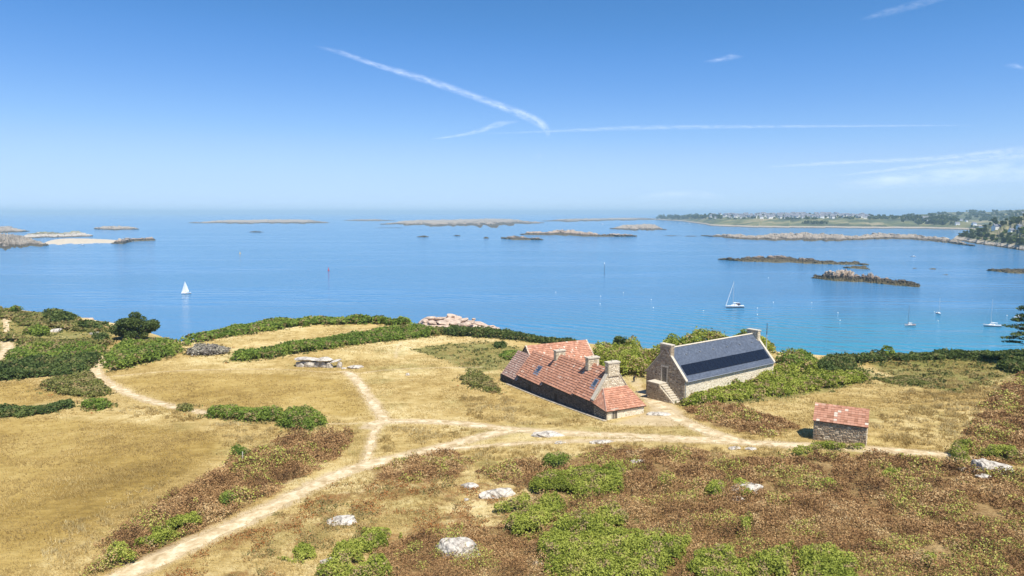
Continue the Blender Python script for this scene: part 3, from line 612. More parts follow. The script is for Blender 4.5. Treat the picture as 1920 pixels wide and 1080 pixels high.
HEDGES = [
 ('hedge', 'long green hedge on the far edge of the golden field above the sea', 'hedge', [(338, 646), (400, 628), (470, 616), (540, 607), (620, 600), (700, 601), (775, 608), (770, 612), (690, 608), (600, 611), (560, 614), (500, 622), (420, 634), (350, 648)], 1.7, 'leaf_mid', 1.5),
 ('hedge', 'thick green hedge crossing the field behind the dolmen', 'hedge', [(432, 678), (450, 668), (520, 655), (590, 645), (660, 634), (730, 623), (800, 617), (816, 624), (812, 631), (740, 639), (660, 648), (600, 658), (530, 669), (470, 677)], 1.7, 'leaf_mid', 1.4),
 ('hedge', 'dark hedge along the cliff edge behind the farmhouse ridge', 'hedge', [(812, 618), (880, 624), (950, 630), (1020, 637), (1085, 648), (1090, 655), (1040, 648), (980, 640), (910, 634), (850, 631), (815, 627)], 1.6, 'leaf_dark', 1.3),
 ('shrub', 'rounded dark bush in front of the pink shore rocks', 'shrub', blob(857, 627, 20, 5, seed=3), 2.0, 'leaf_dark', 1.2),
 ('shrub', 'brown and green scrub at the end of the field hedge', 'shrub', [(805, 620), (835, 619), (842, 628), (815, 631)], 1.2, 'leaf_olive', 1.0),
 ('bramble_thicket', 'broad green bramble thicket right of the pale path', 'thicket', [(196, 692), (200, 675), (215, 658), (260, 648), (310, 645), (336, 650), (336, 660), (315, 670), (290, 680), (240, 690), (205, 697)], 2.2, 'leaf_mid', 1.5),
 ('bramble_thicket', 'wide dark green bramble thicket left of the pale path', 'thicket', [(-60, 715), (-60, 694), (30, 688), (90, 684), (150, 678), (188, 672), (183, 684), (172, 692), (165, 701), (110, 705), (60, 710), (0, 716)], 1.9, 'leaf_dark', 1.4),
 ('bramble_thicket', 'upper green bramble band behind the dark thicket', 'thicket', [(2, 672), (40, 662), (100, 655), (160, 651), (196, 655), (196, 668), (180, 674), (140, 680), (80, 684), (20, 684)], 1.7, 'leaf_mid', 1.5),
 ('shrub', 'mixed olive scrub in the bend of the pale path', 'shrub', [(72, 728), (95, 716), (140, 706), (168, 706), (182, 716), (204, 732), (206, 742), (180, 746), (140, 744), (100, 738)], 1.1, 'leaf_olive', 1.0),
 ('shrub', 'low dark scrub strip between the two golden fields', 'shrub', [(-40, 785), (-40, 770), (40, 767), (90, 764), (140, 757), (142, 763), (100, 774), (40, 783)], .9, 'leaf_dark', .9),
 ('shrub', 'small green bush alone beside the scrub strip', 'shrub', blob(176, 762, 27, 8, seed=9), .9, 'leaf_mid', .8),
 ('hedge', 'low green hedge in front of the golden middle field', 'hedge', [(386, 782), (400, 770), (450, 768), (500, 774), (530, 778), (528, 792), (480, 792), (420, 788)], 1.2, 'leaf_mid', 1.0),
 ('shrub', 'dense rounded green bush at the end of the low hedge', 'shrub', [(522, 800), (530, 784), (570, 776), (608, 784), (612, 796), (580, 808), (545, 810)], 1.6, 'leaf_mid', .9),
 ('shrub', 'tiny olive shrub beside the pale path', 'shrub', blob(347, 768, 18, 5, seed=11), .7, 'leaf_olive', .7),
 ('shrub', 'low shrub, half green and half brown, left of the farmhouse', 'shrub', [(862, 712), (880, 704), (905, 708), (930, 722), (942, 734), (925, 738), (895, 728), (870, 720)], .9, 'leaf_olive', .8),
 ('shrub', 'grey leafless heath shrub on the far golden field', 'shrub', [(347, 664), (365, 652), (400, 650), (430, 657), (425, 664), (390, 668), (360, 668)], 1.0, 'leaf_grey', .8),
 ('shrub', 'small dark green bush on the green slope above the farmhouse', 'shrub', blob(938, 650, 12, 4, seed=12), 1.0, 'leaf_dark', .8),
 ('shrub', 'low green scrub patch left of the tiled back wing', 'shrub', [(935, 668), (955, 660), (978, 662), (978, 676), (950, 676)], .6, 'leaf_mid', .8),
 ('shrub', 'large dark bush on the left hill', 'shrub', blob(112, 602, 30, 8, seed=13), 3.0, 'leaf_dark', 2.0),
 ('shrub', 'dark bush beside the round evergreen tree', 'shrub', blob(174, 614, 25, 7, seed=14), 2.8, 'leaf_dark', 1.8),
 ('shrub', 'spreading grey-green bush on the left slope', 'shrub', blob(72, 626, 25, 6, seed=15), 1.9, 'leaf_mid', 1.5),
 ('shrub', 'dark shrub at the foot of the evergreen tree', 'shrub', blob(190, 637, 16, 6, seed=16), 1.9, 'leaf_dark', 1.2),
 ('shrub', 'green shrub by the hilltop path', 'shrub', blob(28, 586, 12, 4, seed=17), 2.0, 'leaf_mid', 1.4),
 ('shrub', 'green scrub slope below the left hill', 'shrub', [(-60, 650), (-40, 628), (30, 634), (110, 642), (180, 645), (205, 640), (208, 650), (150, 648), (80, 652), (40, 645), (0, 642)], 1.1, 'leaf_olive', 1.3),
 ('shrub', 'olive scrub covering the top of the left hill', 'shrub', [(-60, 600), (-60, 578), (0, 582), (60, 588), (130, 598), (180, 609), (205, 622), (160, 625), (100, 615), (40, 612), (25, 600)], .9, 'leaf_olive', 1.2),
 ('willow_thicket', 'tall light green thicket between farmhouse and slate barn', 'thicket', [(1112, 694), (1128, 704), (1160, 707), (1190, 706), (1212, 708), (1225, 690), (1230, 676), (1190, 660), (1140, 664), (1108, 676)], 3.7, 'leaf_bright', 1.7),
 ('willow_thicket', 'feathery green thicket behind the slate roof', 'thicket', [(1225, 680), (1240, 666), (1300, 660), (1370, 656), (1436, 655), (1446, 664), (1400, 672), (1320, 678), (1250, 688)], 4.2, 'leaf_bright', 1.8),
 ('shrub', 'leafy green bush against the barn side wall', 'shrub', [(1328, 731), (1338, 724), (1360, 720), (1384, 724), (1386, 732), (1362, 737), (1338, 738)], 2.6, 'leaf_mid', 1.0),
 ('fern_bank', 'bright green fern bank below the barn side wall', 'ferns', [(1272, 762), (1290, 745), (1330, 738), (1390, 729), (1450, 716), (1520, 708), (1600, 706), (1640, 710), (1610, 720), (1550, 730), (1480, 742), (1410, 749), (1350, 757), (1300, 766)], 1.4, 'leaf_bright', 1.0),
 ('shrub', 'dark green bush right of the barn gable end', 'shrub', [(1458, 690), (1465, 678), (1500, 674), (1530, 680), (1535, 692), (1500, 698)], 2.4, 'leaf_mid', 1.4),
 ('shrub', 'big dark bush between barn and dry field', 'shrub', [(1520, 702), (1528, 690), (1560, 684), (1600, 688), (1615, 697), (1600, 708), (1550, 710)], 2.7, 'leaf_dark', 1.5),
 ('shrub', 'bright scrub hiding the foot of the barn side wall', 'shrub', [(1395, 730), (1420, 716), (1460, 702), (1500, 698), (1510, 708), (1460, 718), (1420, 732)], 2.0, 'leaf_bright', 1.1),
 ('shrub', 'tall bright scrub between the two dark bushes by the barn', 'shrub', [(1490, 700), (1510, 690), (1545, 690), (1550, 704), (1515, 712)], 2.2, 'leaf_bright', 1.1),
 ('hedge', 'dark hedge on the cliff edge behind the dry field', 'hedge', [(1540, 678), (1620, 672), (1700, 669), (1800, 665), (1900, 664), (1990, 664), (1990, 680), (1900, 676), (1800, 675), (1700, 678), (1610, 682)], 1.4, 'leaf_dark', 1.2),
 ('shrub', 'rounded bush standing above the cliff hedge', 'shrub', blob(1668, 672, 17, 4, seed=21), 2.5, 'leaf_mid', 1.5),
 ('shrub', 'dark bush under the pine', 'shrub', [(1868, 692), (1880, 680), (1930, 676), (1990, 684), (1990, 704), (1930, 704), (1890, 700)], 2.0, 'leaf_dark', 1.2),
 ('fern_bank', 'yellow green fern strip at the right edge of the field', 'ferns', [(1640, 712), (1700, 706), (1760, 712), (1740, 722), (1680, 722)], .35, 'leaf_olive', .6),
]
for i, (nm, lab, cat, px, h, mt, lump) in enumerate(HEDGES):
    plant(nm, lab, cat, px, h, mt, seed=100 + i, lump=lump)

GORSE = [
 ('broad bright green shrub mat above the orange moss', [(985, 925), (1000, 905), (1030, 897), (1060, 905), (1075, 895), (1110, 888), (1160, 892), (1170, 905), (1165, 930), (1120, 940), (1080, 935), (1040, 930), (1010, 938)], .75),
 ('bright green cushion shrub with dark shaded foot', [(955, 1005), (960, 978), (985, 955), (1020, 942), (1055, 950), (1060, 965), (1040, 980), (1025, 1000), (990, 1015), (965, 1014)], 1.0),
 ('small green shrub left of the green cushion', [(938, 960), (955, 945), (985, 942), (980, 958), (955, 966)], .5),
 ('green shrub beside the dry grass gap', [(1112, 985), (1125, 965), (1150, 958), (1175, 972), (1178, 990), (1150, 998), (1125, 996)], .6),
 ('largest bright green gorse mat on the heath', [(1003, 1050), (1015, 1025), (1045, 1000), (1090, 987), (1130, 992), (1150, 1010), (1200, 1008), (1250, 1008), (1285, 1030), (1290, 1055), (1260, 1085), (1240, 1110), (1150, 1120), (1060, 1110), (1030, 1085), (1030, 1065)], .9),
 ('bright green gorse mat right of the largest one', [(1300, 1050), (1340, 1040), (1380, 1050), (1400, 1066), (1440, 1040), (1480, 1035), (1490, 1055), (1480, 1090), (1400, 1110), (1310, 1110), (1290, 1080)], .8),
 ('separate gorse bush with a rounded top at the end of the gorse mats', [(1488, 1062), (1510, 1040), (1540, 1033), (1580, 1050), (1620, 1070), (1625, 1100), (1560, 1115), (1500, 1100)], .7),
 ('neat green bush alone in brown bracken', [(1022, 880), (1032, 868), (1055, 862), (1070, 870), (1062, 880), (1040, 884)], .9),
 ('green bush left of the pale leaning rock', [(1318, 930), (1325, 915), (1350, 908), (1362, 920), (1355, 938), (1335, 940)], .8),
 ('yellow green bush draped over the pale leaning rock', [(1368, 918), (1375, 908), (1395, 910), (1420, 925), (1415, 937), (1395, 938), (1385, 925)], .5),
 ('tiny round green bush in the bracken', [(1226, 915), (1232, 904), (1248, 900), (1256, 910), (1248, 918)], .6),
 ('small green bush with grey dead twigs beside it', [(1386, 1008), (1392, 992), (1408, 985), (1418, 998), (1412, 1012)], .8),
 ('lone bright green bush low in the bracken', [(1725, 1068), (1735, 1052), (1752, 1052), (1758, 1066), (1745, 1074)], .6),
 ('green shrub patch above the white boulder', [(635, 1045), (650, 1022), (690, 1005), (735, 998), (745, 1010), (715, 1030), (680, 1042)], .6),
 ('green shrub left of the white boulder', [(600, 1085), (612, 1062), (640, 1045), (668, 1055), (672, 1080), (650, 1100)], .8),
 ('green shrub in front of the white boulder', [(672, 1090), (685, 1065), (710, 1050), (735, 1065), (738, 1095)], .7),
 ('small olive green shrub near the sandy track', [(532, 1052), (545, 1035), (575, 1030), (592, 1045), (570, 1056)], .5),
 ('bright green brambles at the lower end of the bracken bank', [(198, 1064), (210, 1045), (240, 1028), (255, 1038), (240, 1055), (215, 1064)], .7),
 ('yellow green brambles along the bracken bank', [(262, 1028), (290, 1005), (330, 988), (375, 968), (372, 985), (330, 1008), (290, 1030)], .6),
 ('small dark green bush inside the bracken bank', [(408, 950), (415, 935), (432, 930), (438, 942), (425, 955)], .8),
 ('bush behind the white fence post', [(430, 860), (440, 848), (460, 846), (464, 858), (445, 866)], .8),
 ('green shrub behind the large split boulder', [(1838, 862), (1850, 852), (1890, 848), (1920, 856), (1915, 864), (1880, 862)], .8),
 ('upright green bush left of the large split boulder', [(1788, 872), (1795, 850), (1815, 846), (1822, 860), (1815, 880), (1800, 882)], 1.0),
 ('green weeds along the shed front', [(1512, 842), (1530, 834), (1580, 838), (1620, 838), (1616, 844), (1560, 846)], .45),
 ('small green bush below the shed on the bracken edge', [(1482, 856), (1500, 846), (1525, 846), (1530, 856), (1500, 860)], .5),
 ('green ferns in the middle of the right bracken slope', [(1640, 890), (1655, 882), (1690, 884), (1680, 896), (1655, 898)], .4),
 ('pale green ferns below the shed', [(1530, 910), (1545, 900), (1575, 905), (1565, 918), (1540, 920)], .4),
]
RAG[0] = 2.8
for i, (lab, px, h) in enumerate(GORSE):
    d = i in (7, 19, 20)
    plant('shrub', lab, 'shrub', px, h * 1.55, 'leaf_mid' if d else 'leaf_bright', seed=300 + i, lump=1.05, leaf=.16, cover=1.9, tint=(.08, .95), rise=.7)

# dead bracken over the brown ground
def bracken():
    b = MB(); r = np.random.default_rng(55)
    for k, poly in enumerate(BROWN_W):
        x, y = pts_in_poly(poly, 62, r, 1.5); d = np.hypot(x, y)
        vis = (np.abs(x) < y * .86 + 6) & (y > 38); x, y = x[vis], y[vis]
        e = sdf(x, y, poly) + (fbm(x / 2.2, y / 2.2, 63, 4) - .5) * 4.5
        d = np.hypot(x, y); gap = fbm(x / 2.6, y / 2.6, 61, 4); bigp = fbm(x / 7.5, y / 7.5, 67, 3)
        keep = (e > 0) & (gap > .30) & (path_sdf(x, y) < -.35) & (r.random(len(x)) < np.clip((64 / d) ** 1.3, .25, 1) * (np.clip((bigp - .28) * 4.5, .7, 1) if k < 2 else 1)); x, y, d, gap, e = x[keep], y[keep], d[keep], gap[keep], e[keep]
        for p in PLANT_POLYS:
            q = sdf(x, y, p) < .1; x, y, d, gap, e = x[q], y[q], d[q], gap[q], e[q]
        hh = (1.7 if k == 2 else 1.15) * np.clip(e / 1.0, .3, 1) * (.10 + .85 * bubbles(x / 1.05, y / 1.05, 71) * np.clip((gap - .32) * 3.2, .25, 1.2))
        for lay in range(3):
            jx = x + r.normal(0, .12, len(x)); jy = y + r.normal(0, .12, len(x))
            z = Hm(jx, jy) + hh * r.uniform(.35, 1.1, len(x))
            t = np.clip((.03 if k < 3 else .08) + .36 * r.random(len(x)) + 1.0 * (fbm(x / 2.1, y / 2.1, 81, 4) - .34), 0, .83)
            grn = (fbm(x / 2.8, y / 2.8, 91, 4) > .585) & (r.random(len(x)) < .42); t = np.where(grn, r.uniform(.86, 1, len(x)), t)
            b.quads(leaf_quads(np.stack([jx, jy, z], 1), np.clip(d / 683 * 1.75, .12, .36), r, up=.15, aspect=.5), t)
    o = b.build('dead_bracken', M['bracken']); tag(o, 'rust brown dead bracken covering the heath', 'bracken', kind='stuff')
bracken()

def scrub():
    """low mixed heath: olive, rust and straw tufts on the heath, the left hill and along the hedges"""
    b = MB(); r = np.random.default_rng(77); rings = list(PLANT_POLYS)
    Y = np.exp(r.uniform(math.log(42), math.log(215), 420000)); X = r.uniform(-1, 1, len(Y)) * (Y * .82 + 4); x, y = X, Y
    k = inside(x, y, LANDPOLY) & (path_sdf(x, y) < -.5) & (sdf(x, y, YARD_W) < 0); x, y = x[k], y[k]
    w = np.clip(zone(x, y, HEATH_W) + 1, 0, 1) * .55 + np.clip(zone(x, y, GREEN_W) + 1, 0, 1) * .35
    near = np.full(len(x), 9.0)
    for p in rings: near = np.minimum(near, np.maximum(-sdf(x, y, p), -.3))
    w = np.maximum(w, np.clip(1 - near / 2.2, 0, 1) * .55)
    clump = fbm(x / 1.7, y / 1.7, 78, 4); w = w * np.clip((clump - .47) * 9, 0, 1); k = (r.random(len(x)) < w) & (near > -.1); x, y, near, clump = x[k], y[k], near[k], clump[k]
    d = np.hypot(x, y); m = len(x); gz_ = zone(x, y, GREEN_W) > -1; hz = zone(x, y, HEATH_W) > -1
    kind = fbm(x / 3.5, y / 3.5, 79, 3)
    t = np.where(gz_, .30, np.where(hz & (kind > .48), .92, .62)) + r.normal(0, .16, m) + np.where(near < 1.5, -.16, 0)
    for lay in range(3):
        q = np.stack([x + r.normal(0, .16, m), y + r.normal(0, .16, m)], 1); z = Hm(q[:, 0], q[:, 1]) + r.uniform(.02, .30, m) * np.clip((clump - .4) * 4, .3, 1.2)
        b.quads(leaf_quads(np.column_stack([q, z]), np.clip(d / 683 * 2.0, .13, .5), r, up=.2, aspect=.5), np.clip(t + r.normal(0, .08, m), 0, 1))
    o = b.build('heath_scrub', M['heath']); tag(o, 'low olive and rust heath tufts between grass and hedges', 'scrub', kind='stuff'); print('scrub', m)
scrub()

ROUGH = [gpoly(p) for p in ([(215, 762), (300, 766), (400, 792), (520, 800), (650, 800), (690, 815), (660, 830), (560, 828), (470, 850), (420, 835), (440, 805), (330, 790), (240, 785)],
  [(790, 856), (900, 842), (1010, 834), (1200, 836), (1330, 838), (1480, 846), (1400, 862), (1200, 850), (1080, 850), (980, 872), (860, 880)], [(1640, 770), (1720, 730), (1820, 706), (1870, 715), (1840, 770), (1810, 830), (1700, 846), (1640, 820)],
  [(720, 800), (800, 798), (890, 805), (900, 818), (820, 838), (730, 850), (705, 840)], [(860, 745), (960, 745), (1060, 785), (1120, 798), (1000, 800), (880, 788)], [(150, 1080), (210, 1000), (330, 920), (300, 900), (120, 980), (40, 1080)],
  [(1150, 1000), (1280, 900), (1500, 880), (1560, 930), (1400, 960), (1300, 1010)])]
def long_grass():
    b = MB(); r = np.random.default_rng(88)
    for poly in ROUGH:
        x, y = pts_in_poly(poly, 9, r, 1.5); e = sdf(x, y, poly) + (fbm(x / 2.5, y / 2.5, 5, 3) - .5) * 5; c = fbm(x / 1.3, y / 1.3, 6, 3)
        k = (e > 0) & (c > .47) & (path_sdf(x, y) < -.2); x, y, c = x[k], y[k], c[k]
        for p in PLANT_POLYS:
            q = sdf(x, y, p) < 0; x, y, c = x[q], y[q], c[q]
        m = len(x); d = np.hypot(x, y); tone = np.clip(.55 + .9 * (fbm(x / 4, y / 4, 9, 3) - .45) + r.normal(0, .1, m), 0, 1)
        for kk in range(7):
            w = np.clip(d / 683 * .6, .04, .14); a = r.uniform(0, math.pi, m); bx = x + r.normal(0, .1, m); by = y + r.normal(0, .1, m); bz = Hm(bx, by) - .02; cc, sn = np.cos(a) * w / 2, np.sin(a) * w / 2
            ln = r.normal(0, .16, (m, 2)); h = r.uniform(.2, .55, m) * np.clip((c - .3) * 3, .5, 1.2)
            b.faces(np.stack([np.stack([bx - cc, by - sn, bz], 1), np.stack([bx + cc, by + sn, bz], 1), np.stack([bx + ln[:, 0], by + ln[:, 1], bz + h], 1)], 1).reshape(-1, 3), np.arange(m * 3), 3, np.clip(tone + r.normal(0, .1, m), 0, 1))
    o = b.build('long_grass', M['straw']); tag(o, 'rough pale tussocks of long dry grass', 'grass', kind='stuff')

def grass():
    b = MB(); r = np.random.default_rng(66); n = 850000
    Y = np.exp(r.uniform(math.log(44), math.log(190), n)); X = r.uniform(-1, 1, n) * (Y * .80 + 4)
    x, y = X, Y
    k = inside(x, y, LANDPOLY) & (path_sdf(x, y) < .9 * (r.random(n) ** 2) - .25) & (faint_sdf(x, y) < .1)
    x, y = x[k], y[k]
    dens = fbm(x / 5, y / 5, 5, 4); dry = zone(x, y, BROWN_W); hz = zone(x, y, HEATH_W)
    pr = np.clip((dens - .30) * 2.2, .1, 1) * np.where(dry > 0, .35, 1) * np.where(sdf(x, y, YARD_W) > 0, .1, 1) * np.clip(y / 75, .4, 1)
    k = r.random(len(x)) < pr * .42; x, y, hz, dry = x[k], y[k], hz[k], dry[k]
    for p in PLANT_POLYS:
        q = sdf(x, y, p) < 0; x, y, hz, dry = x[q], y[q], hz[q], dry[q]
    m = len(x); d = np.hypot(x, y)
    tone = np.clip(.22 + .60 * (fbm(x / 7, y / 7, 15, 4) - .25) + .62 * (fbm((x * .86 + y * .5) / 2.6, (y * .86 - x * .5) / .75, 16, 3) - .48) + .25 * r.random(m) - np.where(hz > 0, .08, 0) - np.where(zone(x, y, OCHRE_W) > 0, .22, 0), 0, 1)
    for kk in range(3):
        hgt = r.uniform(.10, .30, m) * (.6 + .8 * fbm(x / 3, y / 3, 25, 3)); w = np.clip(d / 683 * .55, .04, .16)
        ang = r.uniform(0, math.pi, m); lean = r.normal(0, .10, (m, 2)) + np.array([-.10, .05])
        bx = x + r.normal(0, .12, m); by = y + r.normal(0, .12, m); bz = Hm(bx, by) - .02
        c, s = np.cos(ang) * w / 2, np.sin(ang) * w / 2
        v = np.stack([np.stack([bx - c, by - s, bz], 1), np.stack([bx + c, by + s, bz], 1), np.stack([bx + lean[:, 0], by + lean[:, 1], bz + hgt], 1)], 1)
        b.faces(v.reshape(-1, 3), np.arange(m * 3), 3, np.clip(tone + r.normal(0, .08, m), 0, 1))
    o = b.build('dry_grass', M['straw']); tag(o, 'short golden dry grass over the fields', 'grass', kind='stuff')
    print('grass tufts', m)

# ------------------------------------------------------------------ building helpers
FOOTPRINTS = []
def stones(b, O, U, N, poly, openings=(), seed=0, h=(.16, .30), w=(.22, .60), mat_=0, depth=.05, quoin=()):
    """rubble stones laid in courses on a wall face: O origin, U along the wall, N outward, poly in (u, z)"""
    r = random.Random(seed); O = np.array(O, float); U = np.array(U, float); N = np.array(N, float); Z = np.array([0, 0, 1.0])
    poly = np.array(poly); z = poly[:, 1].min() + .02; zt = poly[:, 1].max(); u0, u1 = poly[:, 0].min(), poly[:, 0].max()
    V = []; T = []
    while z < zt:
        ch = r.uniform(*h); u = u0 + r.uniform(0, .1)
        while u < u1:
            sw = r.uniform(*w); g = r.uniform(.012, .03); dz = r.uniform(-.03, .03)
            a0, a1, b0, b1 = u + g, min(u + sw, u1) - g, z + g + dz * .5, z + ch * r.uniform(.86, 1.0) + dz * .5
            u += sw
            if a1 - a0 < .08: continue
            cu = np.array([a0, a1, a1, a0]); cz = np.array([b0, b0, b1, b1])
            if not inside(cu, cz, poly).all(): continue
            if any(a1 > o[0] - .02 and a0 < o[2] + .02 and b1 > o[1] - .02 and b0 < o[3] + .02 for o in openings): continue
            d = depth * r.uniform(.4, 1.3); bv = min(.05, (a1 - a0) * .2)
            j = lambda: r.uniform(-.02, .02)
            back = [O + U * cu[k] + Z * cz[k] - N * .02 for k in range(4)]
            fr = [O + U * (cu[k] + (bv if k in (0, 3) else -bv) + j()) + Z * (cz[k] + (bv * .7 if k < 2 else -bv * .7) + j() * .5) + N * (d + j() * .6) for k in range(4)]
            V.append([*back, *fr]); T.append(min(1, max(0, r.gauss(.5, .26))))
        z += ch
    if not V: return
    V = np.array(V); n = len(V); f = np.array([4, 5, 6, 7, 0, 1, 5, 4, 1, 2, 6, 5, 2, 3, 7, 6, 3, 0, 4, 7])
    idx = (np.arange(n)[:, None] * 8 + f[None]).reshape(-1)
    b.faces(V.reshape(-1, 3), idx, 4, np.repeat(T, 5), mat_)

def tiles(b, E0, E1, R1, R0, course=.34, wide=.27, thick=.035, seed=0, mat_=0, white=.02, tone=0.0, skip=None):
    """overlapping flat tiles laid on the roof plane from eave E0-E1 up to ridge R0-R1 (any trapezoid)"""
    r = random.Random(seed); E0, E1, R1, R0 = [np.array(p, float) for p in (E0, E1, R1, R0)]
    n = np.cross(E1 - E0, R0 - E0); n /= np.linalg.norm(n)
    if n[2] < 0: n = -n
    S = (np.linalg.norm(R0 - E0) + np.linalg.norm(R1 - E1)) / 2; rows = max(1, int(round(S / course)))
    V = []; T = []
    for i in range(rows):
        a, c = i / rows, min(1, (i + 1.12) / rows)
        L0, L1 = E0 + (R0 - E0) * a, E1 + (R1 - E1) * a; H0, H1 = E0 + (R0 - E0) * c, E1 + (R1 - E1) * c
        W = np.linalg.norm(L1 - L0); k = max(1, int(round(W / wide))); off = .5 if i % 2 else 0
        for j in range(k + (1 if off else 0)):
            u0, u1 = max(0, (j - off) / k), min(1, (j + 1 - off) / k)
            if u1 - u0 < .2 / k: continue
            g = .008 / max(W, .1)
            if skip and skip((u0 + u1) / 2, (a + c) / 2): continue
            lf = thick * r.uniform(.85, 1.5); sl_ = r.uniform(-.012, .012)
            p0, p1 = L0 + (L1 - L0) * (u0 + g), L0 + (L1 - L0) * (u1 - g); q0, q1 = H0 + (H1 - H0) * (u0 + g), H0 + (H1 - H0) * (u1 - g)
            V.append([p0 + n * .001, p1 + n * .001, p0 + n * (lf + sl_) , p1 + n * (lf - sl_), q1 + n * .008, q0 + n * .008])
            t = min(.86, max(0, r.gauss(.50 + tone, .12)))
            if r.random() < white: t = r.uniform(.9, 1)
            T.append(t)
    V = np.array(V); m = len(V)
    f4 = np.array([0, 1, 3, 2, 2, 3, 4, 5]); b.faces(V.reshape(-1, 3), (np.arange(m)[:, None] * 6 + f4[None]).reshape(-1), 4, np.repeat(T, 2), mat_)
    f3 = np.array([0, 2, 5, 1, 4, 3]); b.faces(V.reshape(-1, 3), (np.arange(m)[:, None] * 6 + f3[None]).reshape(-1), 3, np.repeat(T, 2), mat_)

def chimney(parent, x0, x1, y0, y1, z0, z1, seed, mats=('mortar', 'stone_pale'), flue=True):
    b = MB(); b.box(x0, x1, y0, y1, z0, z1, mat=0)
    stones(b, (x0, y0, 0), (1, 0, 0), (0, -1, 0), [(0, z0), (x1 - x0, z0), (x1 - x0, z1 - .05), (0, z1 - .05)], seed=seed, mat_=1, w=(.25, .5))
    stones(b, (x1, y0, 0), (0, 1, 0), (1, 0, 0), [(0, z0), (y1 - y0, z0), (y1 - y0, z1 - .05), (0, z1 - .05)], seed=seed + 1, mat_=1, w=(.25, .5))
    stones(b, (x0, y1, 0), (0, -1, 0), (-1, 0, 0), [(0, z0), (y1 - y0, z0), (y1 - y0, z1 - .05), (0, z1 - .05)], seed=seed + 2, mat_=1, w=(.25, .5))
    o = b.build('chimney', [M[mats[0]], M[mats[1]]], parent)
    c = MB(); c.box(x0 - .1, x1 + .1, y0 - .1, y1 + .1, z1 + .002, z1 + .2)
    if flue: c.tube([((x0 + x1) / 2, (y0 + y1) / 2, z1 + .15), ((x0 + x1) / 2, (y0 + y1) / 2, z1 + .42)], .13, 8)
    c.build('cap', M['cap'], o); return o

def ridge_tiles(parent, p0, p1, m='tile'):
    b = MB(); p0 = np.array(p0, float); p1 = np.array(p1, float); L = np.linalg.norm(p1 - p0); k = int(L / .4); d = (p1 - p0) / L
    s = np.cross(d, (0, 0, 1.0)); r = random.Random(int(L * 100))
    for i in range(k):
        a = p0 + (p1 - p0) * (i / k); c = p0 + (p1 - p0) * ((i + 1.06) / k); t = min(1, max(0, r.gauss(.45, .2))); hh = .07 + r.uniform(0, .02)
        for sg in (-1, 1):
            q = [a + (0, 0, hh), c + (0, 0, hh - .02), c + s * sg * .16 + (0, 0, -.10), a + s * sg * .16 + (0, 0, -.08)]
            b.poly(q if sg > 0 else q[::-1], t)
    return b.build('ridge_tiles', M[m], parent)

def door(parent, O, U, N, w, h, m='wood', name='door', frame='cap'):
    O = np.array(O, float); U = np.array(U, float); N = np.array(N, float); Z = np.array([0, 0, 1.0])
    b = MB(); nb = 5
    for i in range(nb):
        a, c = w * i / nb + .008, w * (i + 1) / nb - .008
        b.prism([O + U * a, O + U * c, O + U * c + Z * h, O + U * a + Z * h], -N * .05 + 0 * Z, .5)
    o = b.build(name, M[m], parent)
    f = MB()
    for a, c, z0, z1 in ((-.16, -.005, 0, h), (w + .005, w + .16, 0, h), (-.28, w + .28, h + .004, h + .24)):
        f.prism([O + U * a + Z * z0 + N * .07, O + U * c + Z * z0 + N * .07, O + U * c + Z * z1 + N * .07, O + U * a + Z * z1 + N * .07], -N * .25)
    f.build('door_surround', M[frame], o)
    k = MB(); c0 = O + U * (w * .84) + Z * (h * .48) + N * .012
    k.box(c0[0] - .03, c0[0] + .03, c0[1] - .03, c0[1] + .03, c0[2] - .07, c0[2] + .07); k.build('door_handle', M['black'], o)
    return o

X_, Y_, Z_ = np.eye(3)
